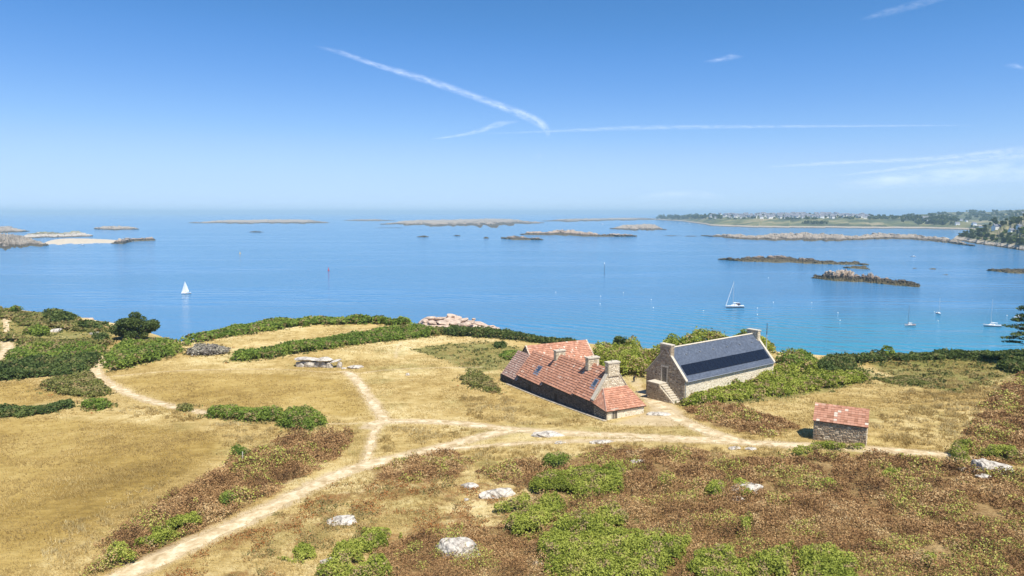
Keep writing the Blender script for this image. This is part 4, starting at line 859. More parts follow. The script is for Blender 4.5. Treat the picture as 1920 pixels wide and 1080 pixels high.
# ------------------------------------------------------------------ long tiled farmhouse
fa = np.array([.453, -.891]); corner = G(1137.2, 788.2)
FW = 6.63
farm = empty('farmhouse', tuple(corner), math.atan2(fa[1], fa[0]), 'long low granite farmhouse with stepped red tiled roof and three chimneys', 'house')
SEC = [(-33.5, -27.5, -.20, 3.62, 'tile_old'), (-27.5, -18.6, .92, 4.70, 'tile'), (-18.6, -8.8, 1.72, 5.75, 'tile'), (-8.8, -3.2, 2.05, 6.22, 'tile')]
BZ = -3.6
doors_f = [(-23.5, -1.85, .95, 1.85), (-14.6, -1.45, 1.0, 1.95)]
for i, (x0, x1, ze, zr, mt) in enumerate(SEC):
    b = MB()
    prof = [(x0, 0, BZ), (x0, FW, BZ), (x0, FW, ze), (x0, FW / 2, zr), (x0, 0, ze)]
    b.prism(prof, (x1 - x0 - .002, 0, 0), mat=0)
    ops = [(d[0] - x0 - .16, d[1] - .1, d[0] - x0 + d[2] + .16, d[1] + d[3] + .26) for d in doors_f if x0 < d[0] < x1]
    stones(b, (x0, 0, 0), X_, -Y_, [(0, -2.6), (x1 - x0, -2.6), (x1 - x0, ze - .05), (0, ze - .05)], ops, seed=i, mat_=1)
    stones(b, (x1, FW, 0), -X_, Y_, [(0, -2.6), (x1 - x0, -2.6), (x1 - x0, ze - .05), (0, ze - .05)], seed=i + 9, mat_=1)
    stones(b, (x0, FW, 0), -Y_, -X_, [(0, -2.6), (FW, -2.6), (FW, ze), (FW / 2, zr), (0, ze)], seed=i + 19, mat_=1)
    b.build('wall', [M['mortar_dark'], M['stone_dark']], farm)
    sl_ = (zr - ze) / (FW / 2); ov = .22; x0r = x0 - .22; x1r = x1 - .02
    r_ = MB()                                              # roof boards under the tiles, then the tiles
    for sg in (0, 1):
        ye = -ov if sg == 0 else FW + ov; e = ze - ov * sl_ + .06; t = zr + .06
        P4 = [(x0r, ye, e), (x1r, ye, e), (x1r, FW / 2, t), (x0r, FW / 2, t)]
        r_.prism(P4 if sg == 0 else P4[::-1], (0, 0, -.09), .3, 0)
        tiles(r_, *[(p[0], p[1], p[2] + .004) for p in P4], seed=50 + i * 2 + sg, mat_=1, white=.02 + .02 * (i == 0), course=.42, wide=.30, thick=.085)
    ro = r_.build('roof_tiles', [M['wood'], M[mt]], farm); ro['kind'] = 'stuff'
    ridge_tiles(farm, (x0r, FW / 2, zr + .07), (x1r, FW / 2, zr + .07), mt)
    if i in (1, 2, 3):                                     # mortared verge on the exposed step of the higher roof
        v = MB()
        xb = x1 if i < 3 else x1
        for sg in (0, 1):
            ye = -ov if sg == 0 else FW + ov; e = ze - ov * sl_ + .11; t = zr + .11
            v = MB(); v.prism([(xb - .36, ye, e), (xb - .03, ye, e), (xb - .03, FW / 2, t), (xb - .36, FW / 2, t)], (0, 0, .05), .5); v.build('verge', M['cap'], farm)
for d in doors_f: door(farm, (d[0], 0, d[1]), X_, -Y_, d[2], d[3], 'wood', frame='mortar_dark')
w_ = MB(); w_.box(-30.3, -29.7, -.06, .05, -1.5, -.9); w_.build('shutter', M['wood'], farm)
# hipped low extension at the gable end
b = MB(); xe = 0
b.prism([(-3.2, 0, BZ), (0, 0, BZ), (0, 0, 1.32), (-3.2, 0, 1.9)], (0, FW, 0), mat=0)
hd = (.95, .02, .80, 1.30)
stones(b, (0, 0, 0), Y_, X_, [(0, -.8), (FW, -.8), (FW, 1.28), (0, 1.28)], [(hd[0] - .18, hd[1] - .1, hd[0] + hd[2] + .18, 1.4)], seed=77, mat_=1)
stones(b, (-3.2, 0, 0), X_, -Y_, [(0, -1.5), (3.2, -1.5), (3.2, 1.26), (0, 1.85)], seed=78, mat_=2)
b.box(.001, .025, .12, .77, -.8, 1.25, mat=3); b.box(.001, .025, 1.92, FW - .1, -.8, 1.25, mat=3)  # pale sheets laid on the end wall so it looks more sunlit
b.build('extension_wall', [M['mortar'], M['stone_pale'], M['stone_dark'], M['mortar_sunlit']], farm)
hip = MB()
Pf = [(.24, -.22, 1.30), (.24, FW + .22, 1.30), (-3.18, FW - .9, 3.75), (-3.18, 1.45, 3.75)]
Pl = [(-3.18, -.22, 1.75), (.24, -.22, 1.30), (-3.18, 1.45, 3.75)]
Pr = [(.24, FW + .22, 1.30), (-3.18, FW + .22, 1.75), (-3.18, FW - .9, 3.75)]
for P_ in (Pf, Pl, Pr): hip.prism(P_, (0, 0, -.1), .3, 0)
tiles(hip, *[(p[0] + .003, p[1], p[2] + .006) for p in Pf], seed=81, mat_=1, course=.40, wide=.30, tone=-.02, thick=.08)
tiles(hip, (-3.18, -.22, 1.756), (.24, -.22, 1.306), (-3.14, 1.43, 3.756), (-3.18, 1.45, 3.756), seed=82, mat_=1, course=.36, wide=.30)
ho = hip.build('roof_tiles', [M['wood'], M['tile']], farm); ho['kind'] = 'stuff'
hv = MB(); hv.tube([(.24, -.2, 1.36), (-3.1, 1.45, 3.82)], .09, 6); hv.build('hip_ridge', M['tile_old'], farm)
door(farm, (0, hd[0], hd[1]), Y_, X_, hd[2], hd[3], 'wood')
# exposed stone gable above the extension, with its chimney
gb = MB(); gp = [(0, 1.6), (FW, 1.6), (FW, 2.2), (FW / 2 + 1.05, 5.6), (FW / 2 + 1.05, 6.3), (FW / 2 - 1.05, 6.3), (FW / 2 - 1.05, 5.6), (0, 2.2)]
gb.prism([(-3.75, y, z) for y, z in gp], (.6, 0, 0), mat=0)
stones(gb, (-3.15, 0, 0), Y_, X_, gp, seed=90, mat_=1)
gb.build('gable_wall', [M['mortar'], M['stone_pale']], farm)
gc = MB()
for sg in (0, 1):
    y0, y1 = (-.25, FW / 2 - 1.0) if sg == 0 else (FW + .25, FW / 2 + 1.0)
    gc = MB(); gc.prism([(-3.8, y0, 2.12), (-3.08, y0, 2.12), (-3.08, y1, 5.75), (-3.8, y1, 5.75)], (0, 0, .14)); gc.build('gable_coping', M['cap'], farm)
chimney(farm, -3.9, -3.0, FW / 2 - 1.0, FW / 2 + 1.0, 5.4, 7.35, 200)
chimney(farm, -9.2, -8.35, FW / 2 - 1.0, FW / 2 + 1.0, 5.2, 7.05, 210)
chimney(farm, -19.0, -18.2, FW / 2 - .9, FW / 2 + .9, 4.2, 6.35, 220)
# skylights
for (xa, xb, ya, yb, si) in ((-23.0, -21.6, .95, 1.85, 1), (-5.7, -4.7, 1.15, 1.95, 3)):
    x0, x1, ze, zr, mt = SEC[si]; s_ = (zr - ze) / (FW / 2); zf = lambda y: ze + y * s_ + .06
    nrm = np.array([0, -s_, 1]) / math.hypot(1, s_); f = MB()
    for (p, q, r1, r2) in ((xa, xa + .1, ya, yb), (xb - .1, xb, ya, yb), (xa + .102, xb - .102, ya, ya + .1), (xa + .102, xb - .102, yb - .1, yb)):
        f.prism([(p, r1, zf(r1)), (q, r1, zf(r1)), (q, r2, zf(r2)), (p, r2, zf(r2))], nrm * .16)
    fo = f.build('skylight', M['zinc'], farm)
    g_ = MB(); g_.prism([np.array(p) + nrm * .07 for p in ((xa + .1, ya + .1, zf(ya + .1)), (xb - .1, ya + .1, zf(ya + .1)), (xb - .1, yb - .1, zf(yb - .1)), (xa + .1, yb - .1, zf(yb - .1)))], nrm * .03); g_.build('pane', M['glass'], fo)
    fl = MB(); fl.prism([np.array(p) + nrm * .052 for p in ((xa - .12, ya - .32, zf(ya - .32)), (xb + .12, ya - .32, zf(ya - .32)), (xb + .12, ya - .01, zf(ya - .01)), (xa - .12, ya - .01, zf(ya - .01)))], nrm * .02); fl.build('apron', M['zinc'], fo)
# back wing, its ridge across the main one
bx, by0, by1, bhw, bze, bzr = -34.0, 5.2, 18.6, 3.5, .75, 4.25
b = MB(); b.prism([(bx - bhw, by0, BZ), (bx + bhw, by0, BZ), (bx + bhw, by0, bze), (bx, by0, bzr), (bx - bhw, by0, bze)], (0, by1 - by0, 0), mat=0)
stones(b, (bx + bhw, by0, 0), Y_, X_, [(0, -2), (by1 - by0, -2), (by1 - by0, bze), (0, bze)], seed=301, mat_=1)
stones(b, (bx - bhw, by0, 0), X_, -Y_, [(0, -2), (2 * bhw, -2), (2 * bhw, bze), (bhw, bzr), (0, bze)], seed=302, mat_=1)
b.build('wing_wall', [M['mortar'], M['stone']], farm)
b = MB(); sl_ = (bzr - bze) / bhw
for sg in (1, -1):
    xe = bx + sg * (bhw + .2); e = bze - .2 * sl_ + .07; P4 = [(xe, by0 - .2, e), (xe, by1 + .2, e), (bx, by1 + .2, bzr + .07), (bx, by0 - .2, bzr + .07)]
    b.prism(P4 if sg > 0 else P4[::-1], (0, 0, -.09), .3, 0); tiles(b, *[(p[0], p[1], p[2] + .004) for p in P4], seed=310 + sg, mat_=1, course=.42, wide=.30, tone=.05, thick=.085)
wo_ = b.build('roof_tiles', [M['wood'], M['tile']], farm); wo_['kind'] = 'stuff'
ridge_tiles(farm, (bx, by0 - .2, bzr + .09), (bx, by1 + .2, bzr + .09))
v = MB()
for yy in (by0 - .22, by1 - .02):
    for sg in (1, -1): v = MB(); v.prism([(bx + sg * (bhw + .2), yy, bze - .1), (bx + sg * (bhw + .2), yy + .26, bze - .1), (bx, yy + .26, bzr + .13), (bx, yy, bzr + .13)], (0, 0, .06)); v.build('wing_verge', M['cap'], farm)
b = MB(); b.box(-35.2, -33.7, .3, 1.2, -3.4, -.75); stones(b, (-35.2, .3, 0), X_, -Y_, [(0, -2.8), (1.5, -2.8), (1.5, -.8), (0, -.8)], seed=320, mat_=1)
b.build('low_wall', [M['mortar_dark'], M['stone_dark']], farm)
# pale paved strip along the foot of the front wall
fr = np.array(corner[:2]); fb = np.array([.891, .453])
for k in range(24):
    x0 = -31.0 + k * 1.31
    b = MB(); q = []
    for (xx, yy) in ((x0, -.68), (x0 + 1.27, -.68), (x0 + 1.27, -.12), (x0, -.12)):
        wp = fr + fa * xx + fb * yy; q.append((xx, yy + random.uniform(-.05, .0) * (yy < -.1), float(Hm(wp[0], wp[1])) - corner[2] + .10))
    b.prism(q, (0, 0, -.45)); b.build('paving_slab', M['paving'], farm)
def world_fp(o, x0, x1, y0, y1):
    m = Matrix.Rotation(o.rotation_euler.z, 2); return [tuple(m @ Vector(p) + Vector(o.location[:2])) for p in ((x0, y0), (x1, y0), (x1, y1), (x0, y1))]
FOOTPRINTS += [world_fp(farm, -33.6, .1, -.8, 6.8), world_fp(farm, -37.6, -30.4, 5, 18.8)]

# ------------------------------------------------------------------ slate barn with solar panels
bg_ = np.array([.59, -.807]); b0 = G(1211.1, 739.8)
barn = empty('barn', tuple(b0), math.atan2(bg_[1], bg_[0]), 'granite barn with slate roof, a band of dark solar panels and outside stone steps', 'barn')
BW, BL, BE, BR = 7.9, 23.6, 4.0, 8.25
b = MB(); b.prism([(0, 0, -2.5), (BW, 0, -2.5), (BW, 0, BE), (BW / 2, 0, BR), (0, 0, BE)], (0, BL, 0), mat=0)
op = [(3.2, 2.85, 4.4, 5.6)]
stones(b, (0, 0, 0), X_, -Y_, [(0, -.6), (BW, -.6), (BW, BE + .1), (BW / 2, BR + .1), (0, BE + .1)], op, seed=400, mat_=1, h=(.14, .25), w=(.2, .5), depth=.06)
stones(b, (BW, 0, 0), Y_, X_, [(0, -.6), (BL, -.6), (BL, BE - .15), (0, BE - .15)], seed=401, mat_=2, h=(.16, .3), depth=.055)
stones(b, (BW, BL, 0), -X_, Y_, [(0, -.6), (BW, -.6), (BW, BE), (BW / 2, BR), (0, BE)], seed=402, mat_=1)
b.box(BW + .001, BW + .03, .15, BL - .1, -.8, BE - .1, mat=3)  # pale sheet added to brighten the sunlit side wall
b.build('wall', [M['mortar'], M['stone'], M['stone_pale'], M['mortar_sunlit']], barn)
sl_ = (BR - BE) / (BW / 2); ov = .25
b = MB()
for sg in (1, -1):
    xe = BW / 2 + sg * (BW / 2 + ov); e = BE - ov * sl_ + .08; P4 = [(xe, .42, e), (xe, BL - .42, e), (BW / 2, BL - .42, BR + .08), (BW / 2, .42, BR + .08)]
    b.prism(P4 if sg > 0 else P4[::-1], (0, 0, -.10), .3, 0); tiles(b, *[(p[0], p[1], p[2] + .004) for p in P4], seed=410 + sg, mat_=1, course=.22, wide=.30, thick=.014, white=0)
so_ = b.build('roof_slates', [M['wood'], M['slate']], barn); so_['kind'] = 'stuff'
b = MB(); b.prism([(BW / 2 - .14, .42, BR + .06), (BW / 2 + .14, .42, BR + .06), (BW / 2, .42, BR + .22)], (0, BL - .84, 0)); b.build('ridge_capping', M['cap'], barn)
c = MB()                                                     # raised gable copings
for y0, y1 in ((-.06, .42), (BL - .42, BL + .06)):
    for sg in (1, -1):
        xe = BW / 2 + sg * (BW / 2 + ov + .05); q = [(xe, y0, BE - ov * sl_ + .02), (xe, y1, BE - ov * sl_ + .02), (BW / 2, y1, BR + .12), (BW / 2, y0, BR + .12)]; c = MB(); c.prism(q if sg > 0 else q[::-1], (0, 0, .18)); c.build('gable_coping', M['cap'], barn)
nrm = np.array([sl_, 0, 1.0]) / math.hypot(1, sl_)
def onroof(t, y, lift): return np.array([BW / 2 + t * (BW / 2), y, BR + .08 - t * (BR - BE)]) + nrm * lift
NP = 20; ya, yb = .9, BL - .75
for k in range(NP):
    p0 = ya + (yb - ya) * k / NP + .012; p1 = ya + (yb - ya) * (k + 1) / NP - .012
    f = MB(); f.prism([onroof(.58, p0, .06), onroof(.90, p0, .06), onroof(.90, p1, .06), onroof(.58, p1, .06)], nrm * .05)
    fo = f.build('solar_panel', M['panel_frame'], barn)
    g_ = MB(); g_.prism([onroof(.585, p0 + .03, .105), onroof(.895, p0 + .03, .105), onroof(.895, p1 - .03, .105), onroof(.585, p1 - .03, .105)], nrm * .012); g_.build('cell_face', M['panel'], fo)
for k, yv in enumerate((3.6, 7.0, 10.4, 14.0, 17.6, 21.0)):
    v = MB(); q = onroof(.28, yv, .03); v.box(q[0] - .12, q[0] + .14, q[1] - .14, q[1] + .14, q[2] - .05, q[2] + .10); v.build('roof_vent', M['zinc'], barn)
b = MB(); b.tube([(BW + ov + .07, .3, BE - ov * sl_ - .02), (BW + ov + .07, BL - .3, BE - ov * sl_ - .02)], .085, 8); b.tube([(BW + .1, .12, BE - .3), (BW + .1, .12, -1)], .05, 6); b.build('gutter', M['zinc'], barn)
chimney(barn, BW / 2 - 1.1, BW / 2 + 1.1, -.03, .75, 7.0, 8.85, 420, ('mortar', 'stone'), False); chimney(barn, BW / 2 - 1.1, BW / 2 + 1.1, BL - .75, BL + .03, 7.0, 8.85, 430, ('mortar', 'stone_pale'), False)
door(barn, (3.3, 0, 2.9), X_, -Y_, 1.0, 2.4, 'door_dark')
# outside steps rising along the gable
b = MB(); b.box(1.9, 4.35, -1.75, -.08, -2, 2.86); b.prism([(4.352, -1.75, -2), (7.7, -1.75, -2), (7.7, -1.75, .15), (4.352, -1.75, 2.55)], (0, .35, 0))
stones(b, (1.9, -1.75, 0), X_, -Y_, [(0, -.6), (5.8, -.6), (5.8, .1), (2.45, 2.75), (0, 2.8)], seed=440, mat_=1, h=(.14, .25), w=(.2, .5)); b.build('stair_wall', [M['mortar'], M['stone']], barn)
b = MB(); b.box(1.85, 4.36, -1.8, -.07, 2.862, 2.96); b.build('landing', M['cap'], barn)
NS = 9
for k in range(NS):
    b = MB(); x0 = 4.365 + k * .37; zt = 2.66 - k * .30; b.box(x0, x0 + .42, -1.38, -.07, -1.5, zt - .12, mat=0); b.box(x0 - .02, x0 + .39, -1.45, -.065, zt - .118, zt, mat=1); b.build('step', [M['mortar'], M['cap']], barn)
FOOTPRINTS += [world_fp(barn, -.1, BW + .1, -.2, BL), world_fp(barn, 1.8, 7.8, -1.9, 0)]

# ------------------------------------------------------------------ small shed
us = np.array([.8776, -.479]); s0 = G(1524.4, 824.5); sc = (CZ - s0[2]) / 29.5
shed = empty('shed', tuple(s0), math.atan2(us[1], us[0]), 'small stone shed with red tiled roof beside the sandy track', 'shed')
SW, SD, SE, SR = 6.15 * sc, 4.6 * sc, 2.72 * sc, 4.25 * sc
b = MB(); b.prism([(0, 0, -1.5), (0, SD, -1.5), (0, SD, SE), (0, SD / 2, SR), (0, 0, SE)], (SW, 0, 0), mat=0)
stones(b, (0, 0, 0), X_, -Y_, [(0, -.5), (SW, -.5), (SW, SE - .04), (0, SE - .04)], seed=500, mat_=1, depth=.08)
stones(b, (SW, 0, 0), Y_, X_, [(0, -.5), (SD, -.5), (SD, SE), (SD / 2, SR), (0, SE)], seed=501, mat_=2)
stones(b, (0, SD, 0), -Y_, -X_, [(0, -.5), (SD, -.5), (SD, SE), (SD / 2, SR), (0, SE)], seed=502, mat_=1)
stones(b, (SW, SD, 0), -X_, Y_, [(0, -.5), (SW, -.5), (SW, SE - .04), (0, SE - .04)], seed=503, mat_=1)
b.build('wall', [M['mortar'], M['stone'], M['stone_pale']], shed)
sl_ = (SR - SE) / (SD / 2); ov = .2
roof = MB()
for sg in (0, 1):
    ye = -ov if sg == 0 else SD + ov; e = SE - ov * sl_ + .05; P4 = [(-.1, ye, e), (SW + .1, ye, e), (SW + .1, SD / 2, SR + .05), (-.1, SD / 2, SR + .05)]; roof.prism(P4 if sg == 0 else P4[::-1], (0, 0, -.10))
ro = roof.build('roof', M['wood'], shed)
r = random.Random(9); nx, ny = 16, 8                         # each tile of the front slope is a piece of its own
e = SE - ov * sl_ + .055; nrm = np.array([0, -sl_, 1.0]) / math.hypot(1, sl_)
base = MB(); wT = (SW + .24) / nx; sT = math.hypot(SD / 2 + ov, SR + .055 - e) / ny
tile_meshes = []
tone_of = lambda: min(.84, max(.12, r.gauss(.55, .2)))
for k in range(14):
    q = MB(); t = tone_of() if k < 12 else r.uniform(.93, 1); V = [(0.006, 0, .002), (wT - .006, 0, .002), (0.006, 0, .045 + r.uniform(0, .02)), (wT - .006, 0, .045 + r.uniform(0, .02)), (wT - .006, sT * 1.1, .012), (0.006, sT * 1.1, .012)]
    q.faces(V, [0, 1, 3, 2, 2, 3, 4, 5], 4, t); q.faces(V, [0, 2, 5, 1, 4, 3], 3, t); o = q.build('tile', M['tile'], ro); tile_meshes.append(o.data); bpy.data.objects.remove(o)
for i in range(ny):
    for j in range(nx):
        o = bpy.data.objects.new('tile', tile_meshes[r.randrange(12) if r.random() > .03 else r.randrange(12, 14)]); col.objects.link(o); o.parent = ro
        t = i / ny; o.location = (-.12 + j * wT, -ov + t * (SD / 2 + ov), e + t * (SR + .055 - e)); o.rotation_euler = (math.atan2(SR + .055 - e, SD / 2 + ov), 0, r.uniform(-.012, .012))
bk = MB(); tiles(bk, (SW + .1, SD + ov, e), (-.1, SD + ov, e), (-.1, SD / 2, SR + .056), (SW + .1, SD / 2, SR + .056), seed=520, course=.36, wide=.38); o = bk.build('back_tiles', M['tile'], ro); o['kind'] = 'stuff'
ridge_tiles(ro, (-.12, SD / 2, SR + .08), (SW + .12, SD / 2, SR + .08))
door(shed, (SW, SD * .38, .0), Y_, X_, .9, 1.9, 'wood')
FOOTPRINTS += [world_fp(shed, -.1, SW + .1, -.1, SD + .1)]
PLANT_POLYS += [np.array(p) for p in FOOTPRINTS]
grass()
long_grass()

# ------------------------------------------------------------------ boulders and the dolmen
def ico(sub):
    t = (1 + 5 ** .5) / 2
    v = [(-1, t, 0), (1, t, 0), (-1, -t, 0), (1, -t, 0), (0, -1, t), (0, 1, t), (0, -1, -t), (0, 1, -t), (t, 0, -1), (t, 0, 1), (-t, 0, -1), (-t, 0, 1)]
    f = [(0, 11, 5), (0, 5, 1), (0, 1, 7), (0, 7, 10), (0, 10, 11), (1, 5, 9), (5, 11, 4), (11, 10, 2), (10, 7, 6), (7, 1, 8), (3, 9, 4), (3, 4, 2), (3, 2, 6), (3, 6, 8), (3, 8, 9), (4, 9, 5), (2, 4, 11), (6, 2, 10), (8, 6, 7), (9, 8, 1)]
    v = [np.array(p) / np.linalg.norm(p) for p in v]
    for _ in range(sub):
        c = {}; nf = []
        def mid(a, b):
            k = (min(a, b), max(a, b))
            if k not in c: m = v[a] + v[b]; v.append(m / np.linalg.norm(m)); c[k] = len(v) - 1
            return c[k]
        for a, b, d in f:
            x, y, z = mid(a, b), mid(b, d), mid(d, a); nf += [(a, x, z), (b, y, x), (d, z, y), (x, y, z)]
        f = nf
    return np.array(v), np.array(f)
ICO = ico(3); ICO2 = ico(2)

def rock_shape(sx, sy, sz, seed, flat=.45, src=ICO, rough=.16):
    r = np.random.default_rng(seed); v = src[0].copy()
    for _ in range(11):                                      # cut with planes: broken facets
        n = r.normal(size=3); n /= np.linalg.norm(n); lim = r.uniform(.62, .92); d = v @ n; v = v - np.outer(np.clip(d - lim, 0, None) * .92, n)
    nz = fbm(v[:, 0] * 2.3 + v[:, 2] * 1.7 + seed, v[:, 1] * 2.3 - v[:, 2] * 1.3, seed, 4) - .5
    v = v * (1 + nz[:, None] * rough * 2)
    v[:, 2] = np.where(v[:, 2] > flat, flat + (v[:, 2] - flat) * .35, v[:, 2])
    return v * np.array([sx, sy, sz])

def rock(name, v, f, m, parent=None, tint=.5):
    b = MB(); b.faces(v, f.reshape(-1), 3, tint); return b.build(name, m, parent)

ROCKS = [  # label, px centre, width px, height px, upright factor
 ('large white rounded boulder among the brown bracken', 855, 1042, 76, 30, .62),
 ('flat white rock slab in orange heath by the sandy track', 640, 980, 52, 20, .22),
 ('long low white rock slab, end pointing at the green shrubs', 936, 930, 72, 14, .28),
 ('small white rock above the long low slab', 880, 914, 32, 12, .3),
 ('tiny upright white stone beside the long low slab', 874, 939, 9, 12, .9),
 ('pale leaning rock half covered by yellow green leaves', 1402, 924, 58, 16, .42),
 ('small pale rock under the pale leaning rock', 1384, 940, 26, 14, .5),
 ('big dark sided boulder at the end of the heath track', 1843, 882, 30, 26, .95),
 ('long white slab lying against the dark sided boulder', 1880, 884, 46, 16, .38),
 ('small flat rock left of the dark sided boulder', 1822, 885, 34, 8, .25),
 ('narrow white stone in front of the dark sided boulder', 1846, 897, 26, 8, .35),
 ('widest flat white rock in the track by the farmhouse', 1030, 818, 64, 13, .16),
 ('small flat white rock below the widest one', 1051, 831, 26, 7, .16),
 ('flat white rock on the lower track edge', 1130, 831, 42, 7, .18),
 ('small pale rock in bracken below the lower track', 1184, 849, 20, 5, .3),
 ('pale flat rock in bracken further from the track', 1196, 867, 30, 6, .25),
 ('grey pale rock at the bracken edge facing the shed track', 1250, 848, 26, 6, .25),
 ('grey flat stone in the shed track', 1378, 842, 22, 7, .25),
 ('light grey flat stone next to the grey one', 1409, 843, 20, 6, .25),
 ('flat grey rock in front of the hipped farmhouse end', 1236, 778, 44, 8, .14),
 ('white rock showing between green shrubs', 618, 1056, 34, 16, .35),
 ('small pale rock at the corner of the largest gorse mat', 1010, 1058, 22, 10, .4),
 ('tiny white marker stone in the dry field', 764, 704, 7, 8, 1.2),
 ('pale rock on the bramble slope of the left hill', 104, 622, 16, 5, .5),
 ('grey pale rock near the left hill bushes', 176, 628, 16, 6, .5),
]
for i, (lab, px, py, w, h, uf) in enumerate(ROCKS):
    g = G(px, py); d = math.hypot(g[0], g[1], CZ - g[2]); sx = w * d / F / 2
    dep = math.atan2(CZ - g[2], math.hypot(g[0], g[1]))
    sy = max(.25, min(sx * 1.1, h * d / F / 2 / math.sin(dep) * .8)); sz = max(.12, sx * uf)
    o = rock('boulder', rock_shape(sx * 1.05, sy * 1.0, sz * 1.25, 600 + i, .62, ICO, .24), ICO[1], M['boulder']); tag(o, lab, 'boulder')
    o.location = (g[0], g[1] + sy * .3, float(Hm(g[0], g[1] + sy * .3)) + sz * .12); o.rotation_euler = (0, 0, random.uniform(-.2, .2))

dl = G(555, 688); dr = G(642, 690); dv = (dr - dl)[:2]; DL = float(np.linalg.norm(dv))
dol = empty('dolmen', tuple(dl), math.atan2(dv[1], dv[0]), 'megalithic gallery grave of grey slabs in the golden field', 'dolmen')
def slab(name, cx, cy, cz, sx, sy, sz, seed, rot=(0, 0, 0)):
    o = rock(name, rock_shape(sx * 1.05, sy, sz * .82, seed, flat=.6, rough=.1), ICO[1], M['boulder'], dol); o.location = (cx, cy, cz * .82); o.rotation_euler = rot
k = DL / 8.9
for j, (cx, sx, zz, seed) in enumerate(((.75, .72, .55, 1), (2.3, 1.0, .6, 2), (4.0, .62, .6, 3), (5.05, .62, .7, 4), (6.35, .68, .45, 5))):
    slab('upright_stone', cx * k, 0, zz, sx * k * 1.15, .30, 1.15, 700 + seed, (0, .28 if j == 4 else random.uniform(-.04, .04), random.uniform(-.1, .1)))
for j, (cx, sx, seed) in enumerate(((1.0, .8, 11), (3.0, .95, 12), (4.9, .8, 13))):
    slab('upright_stone', cx * k, 1.9, .5, sx * k * 1.15, .3, 1.15, 700 + seed)
slab('upright_stone', 8.15 * k, .5, .55, .55 * k, .62, 1.45, 730, (0, .2, 0))
slab('capstone', 1.85 * k, .85, 1.86, 2.25 * k, 1.75, .40, 741, (0, .03, 0)); slab('capstone', 5.1 * k, .9, 1.95, 1.75 * k, 1.75, .52, 742, (0, 0, .1)); slab('capstone', 7.15 * k, .9, 1.55, 1.25 * k, 1.4, .30, 743, (0, -.22, 0))
g = G(666, 690); o = rock('fallen_slab', rock_shape(1.75, 1.2, .55, 760), ICO[1], M['boulder']); o.location = (g[0], g[1], g[2] + .12); tag(o, 'flat white fallen slab lying right of the dolmen', 'slab')
g = G(645, 691); o = rock('loose_stone', rock_shape(.6, .5, .35, 761), ICO[1], M['boulder']); o.location = (g[0], g[1] - .3, g[2] + .05); tag(o, 'small white stone between the dolmen and the fallen slab', 'stone')

# ------------------------------------------------------------------ posts
def post(px, py, h, rad, label, m='post', name='fence_post', cap=None, tilt=.03):
    g = G(px, py); b = MB(); b.tube([(0, 0, -.3), (tilt * h * .5, 0, h * .5), (tilt * h, 0, h)], [rad, rad * .95, rad * .85], 8); b.tube([(tilt * h, 0, h - .001), (tilt * h, 0, h + rad)], [rad * .85, rad * .2], 8)
    o = b.build(name, M[m]); o.location = (g[0], g[1], float(Hm(g[0], g[1]))); tag(o, label, 'post'); return o
post(455, 868, 1.35, .07, 'white weathered fence post in the bracken bank'); post(508, 789, 1.1, .06, 'white fence post in the low green hedge'); post(860, 872, 1.3, .04, 'thin dark stake in the scrub below the track', 'bark')
g = G(1436, 668); pl_ = empty('signal_pole', (g[0], g[1], g[2]), 0, 'tall slim pole with dark top behind the slate barn', 'pole')
b = MB(); b.tube([(0, 0, -.5), (0, 0, 4.6)], [.10, .085], 8); b.build('lower_pole', M['alu'], pl_); b = MB(); b.tube([(0, 0, 4.6), (0, 0, 7.0)], [.086, .06], 8); b.build('upper_pole', M['bark'], pl_)

# ------------------------------------------------------------------ crouching walker by the thicket
g = G(1188, 716)
def person():
    o = empty('person', (g[0], g[1], float(Hm(g[0], g[1]))), .5, 'person in dark blue clothes bending down beside the green thicket', 'person')
    me = bpy.data.meshes.new('body')
    V = [(0, 0, .62), (.02, -.12, .86), (.04, -.34, 1.05), (.04, -.46, 1.10), (-.11, .02, .60), (-.13, -.16, .36), (-.13, -.02, .08), (-.13, -.16, .04), (.11, .02, .60), (.13, -.16, .36), (.13, -.02, .08), (.13, -.16, .04),
         (-.18, -.36, 1.0), (-.22, -.40, .74), (-.16, -.48, .50), (.20, -.36, 1.0), (.24, -.40, .74), (.18, -.48, .50)]
    E_ = [(0, 1), (1, 2), (2, 3), (0, 4), (4, 5), (5, 6), (6, 7), (0, 8), (8, 9), (9, 10), (10, 11), (2, 12), (12, 13), (13, 14), (2, 15), (15, 16), (16, 17)]
    R = [.16, .17, .15, .06, .10, .085, .05, .045, .10, .085, .05, .045, .06, .05, .035, .06, .05, .035]
    me.from_pydata(V, E_, []); ob = bpy.data.objects.new('body', me); col.objects.link(ob); ob.parent = o
    md = ob.modifiers.new('skin', 'SKIN')
    for k, rr in enumerate(R): me.skin_vertices[0].data[k].radius = (rr, rr); me.skin_vertices[0].data[k].use_root = (k == 0)
    ss = ob.modifiers.new('sub', 'SUBSURF'); ss.levels = 2; ss.render_levels = 2; me.materials.append(M['navy_cloth'])
    v = ICO2[0] * np.array([.085, .105, .125]); h = rock('head', v, ICO2[1], M['skin'], o); h.location = (.04, -.56, 1.12)
    k = ICO2[0][:, 2] > -.2; v = ICO2[0] * np.array([.094, .112, .132]); v[~k] *= .8; hh = rock('hair', v, ICO2[1], M['hair'], h); hh.location = (0, .02, .02)
person()

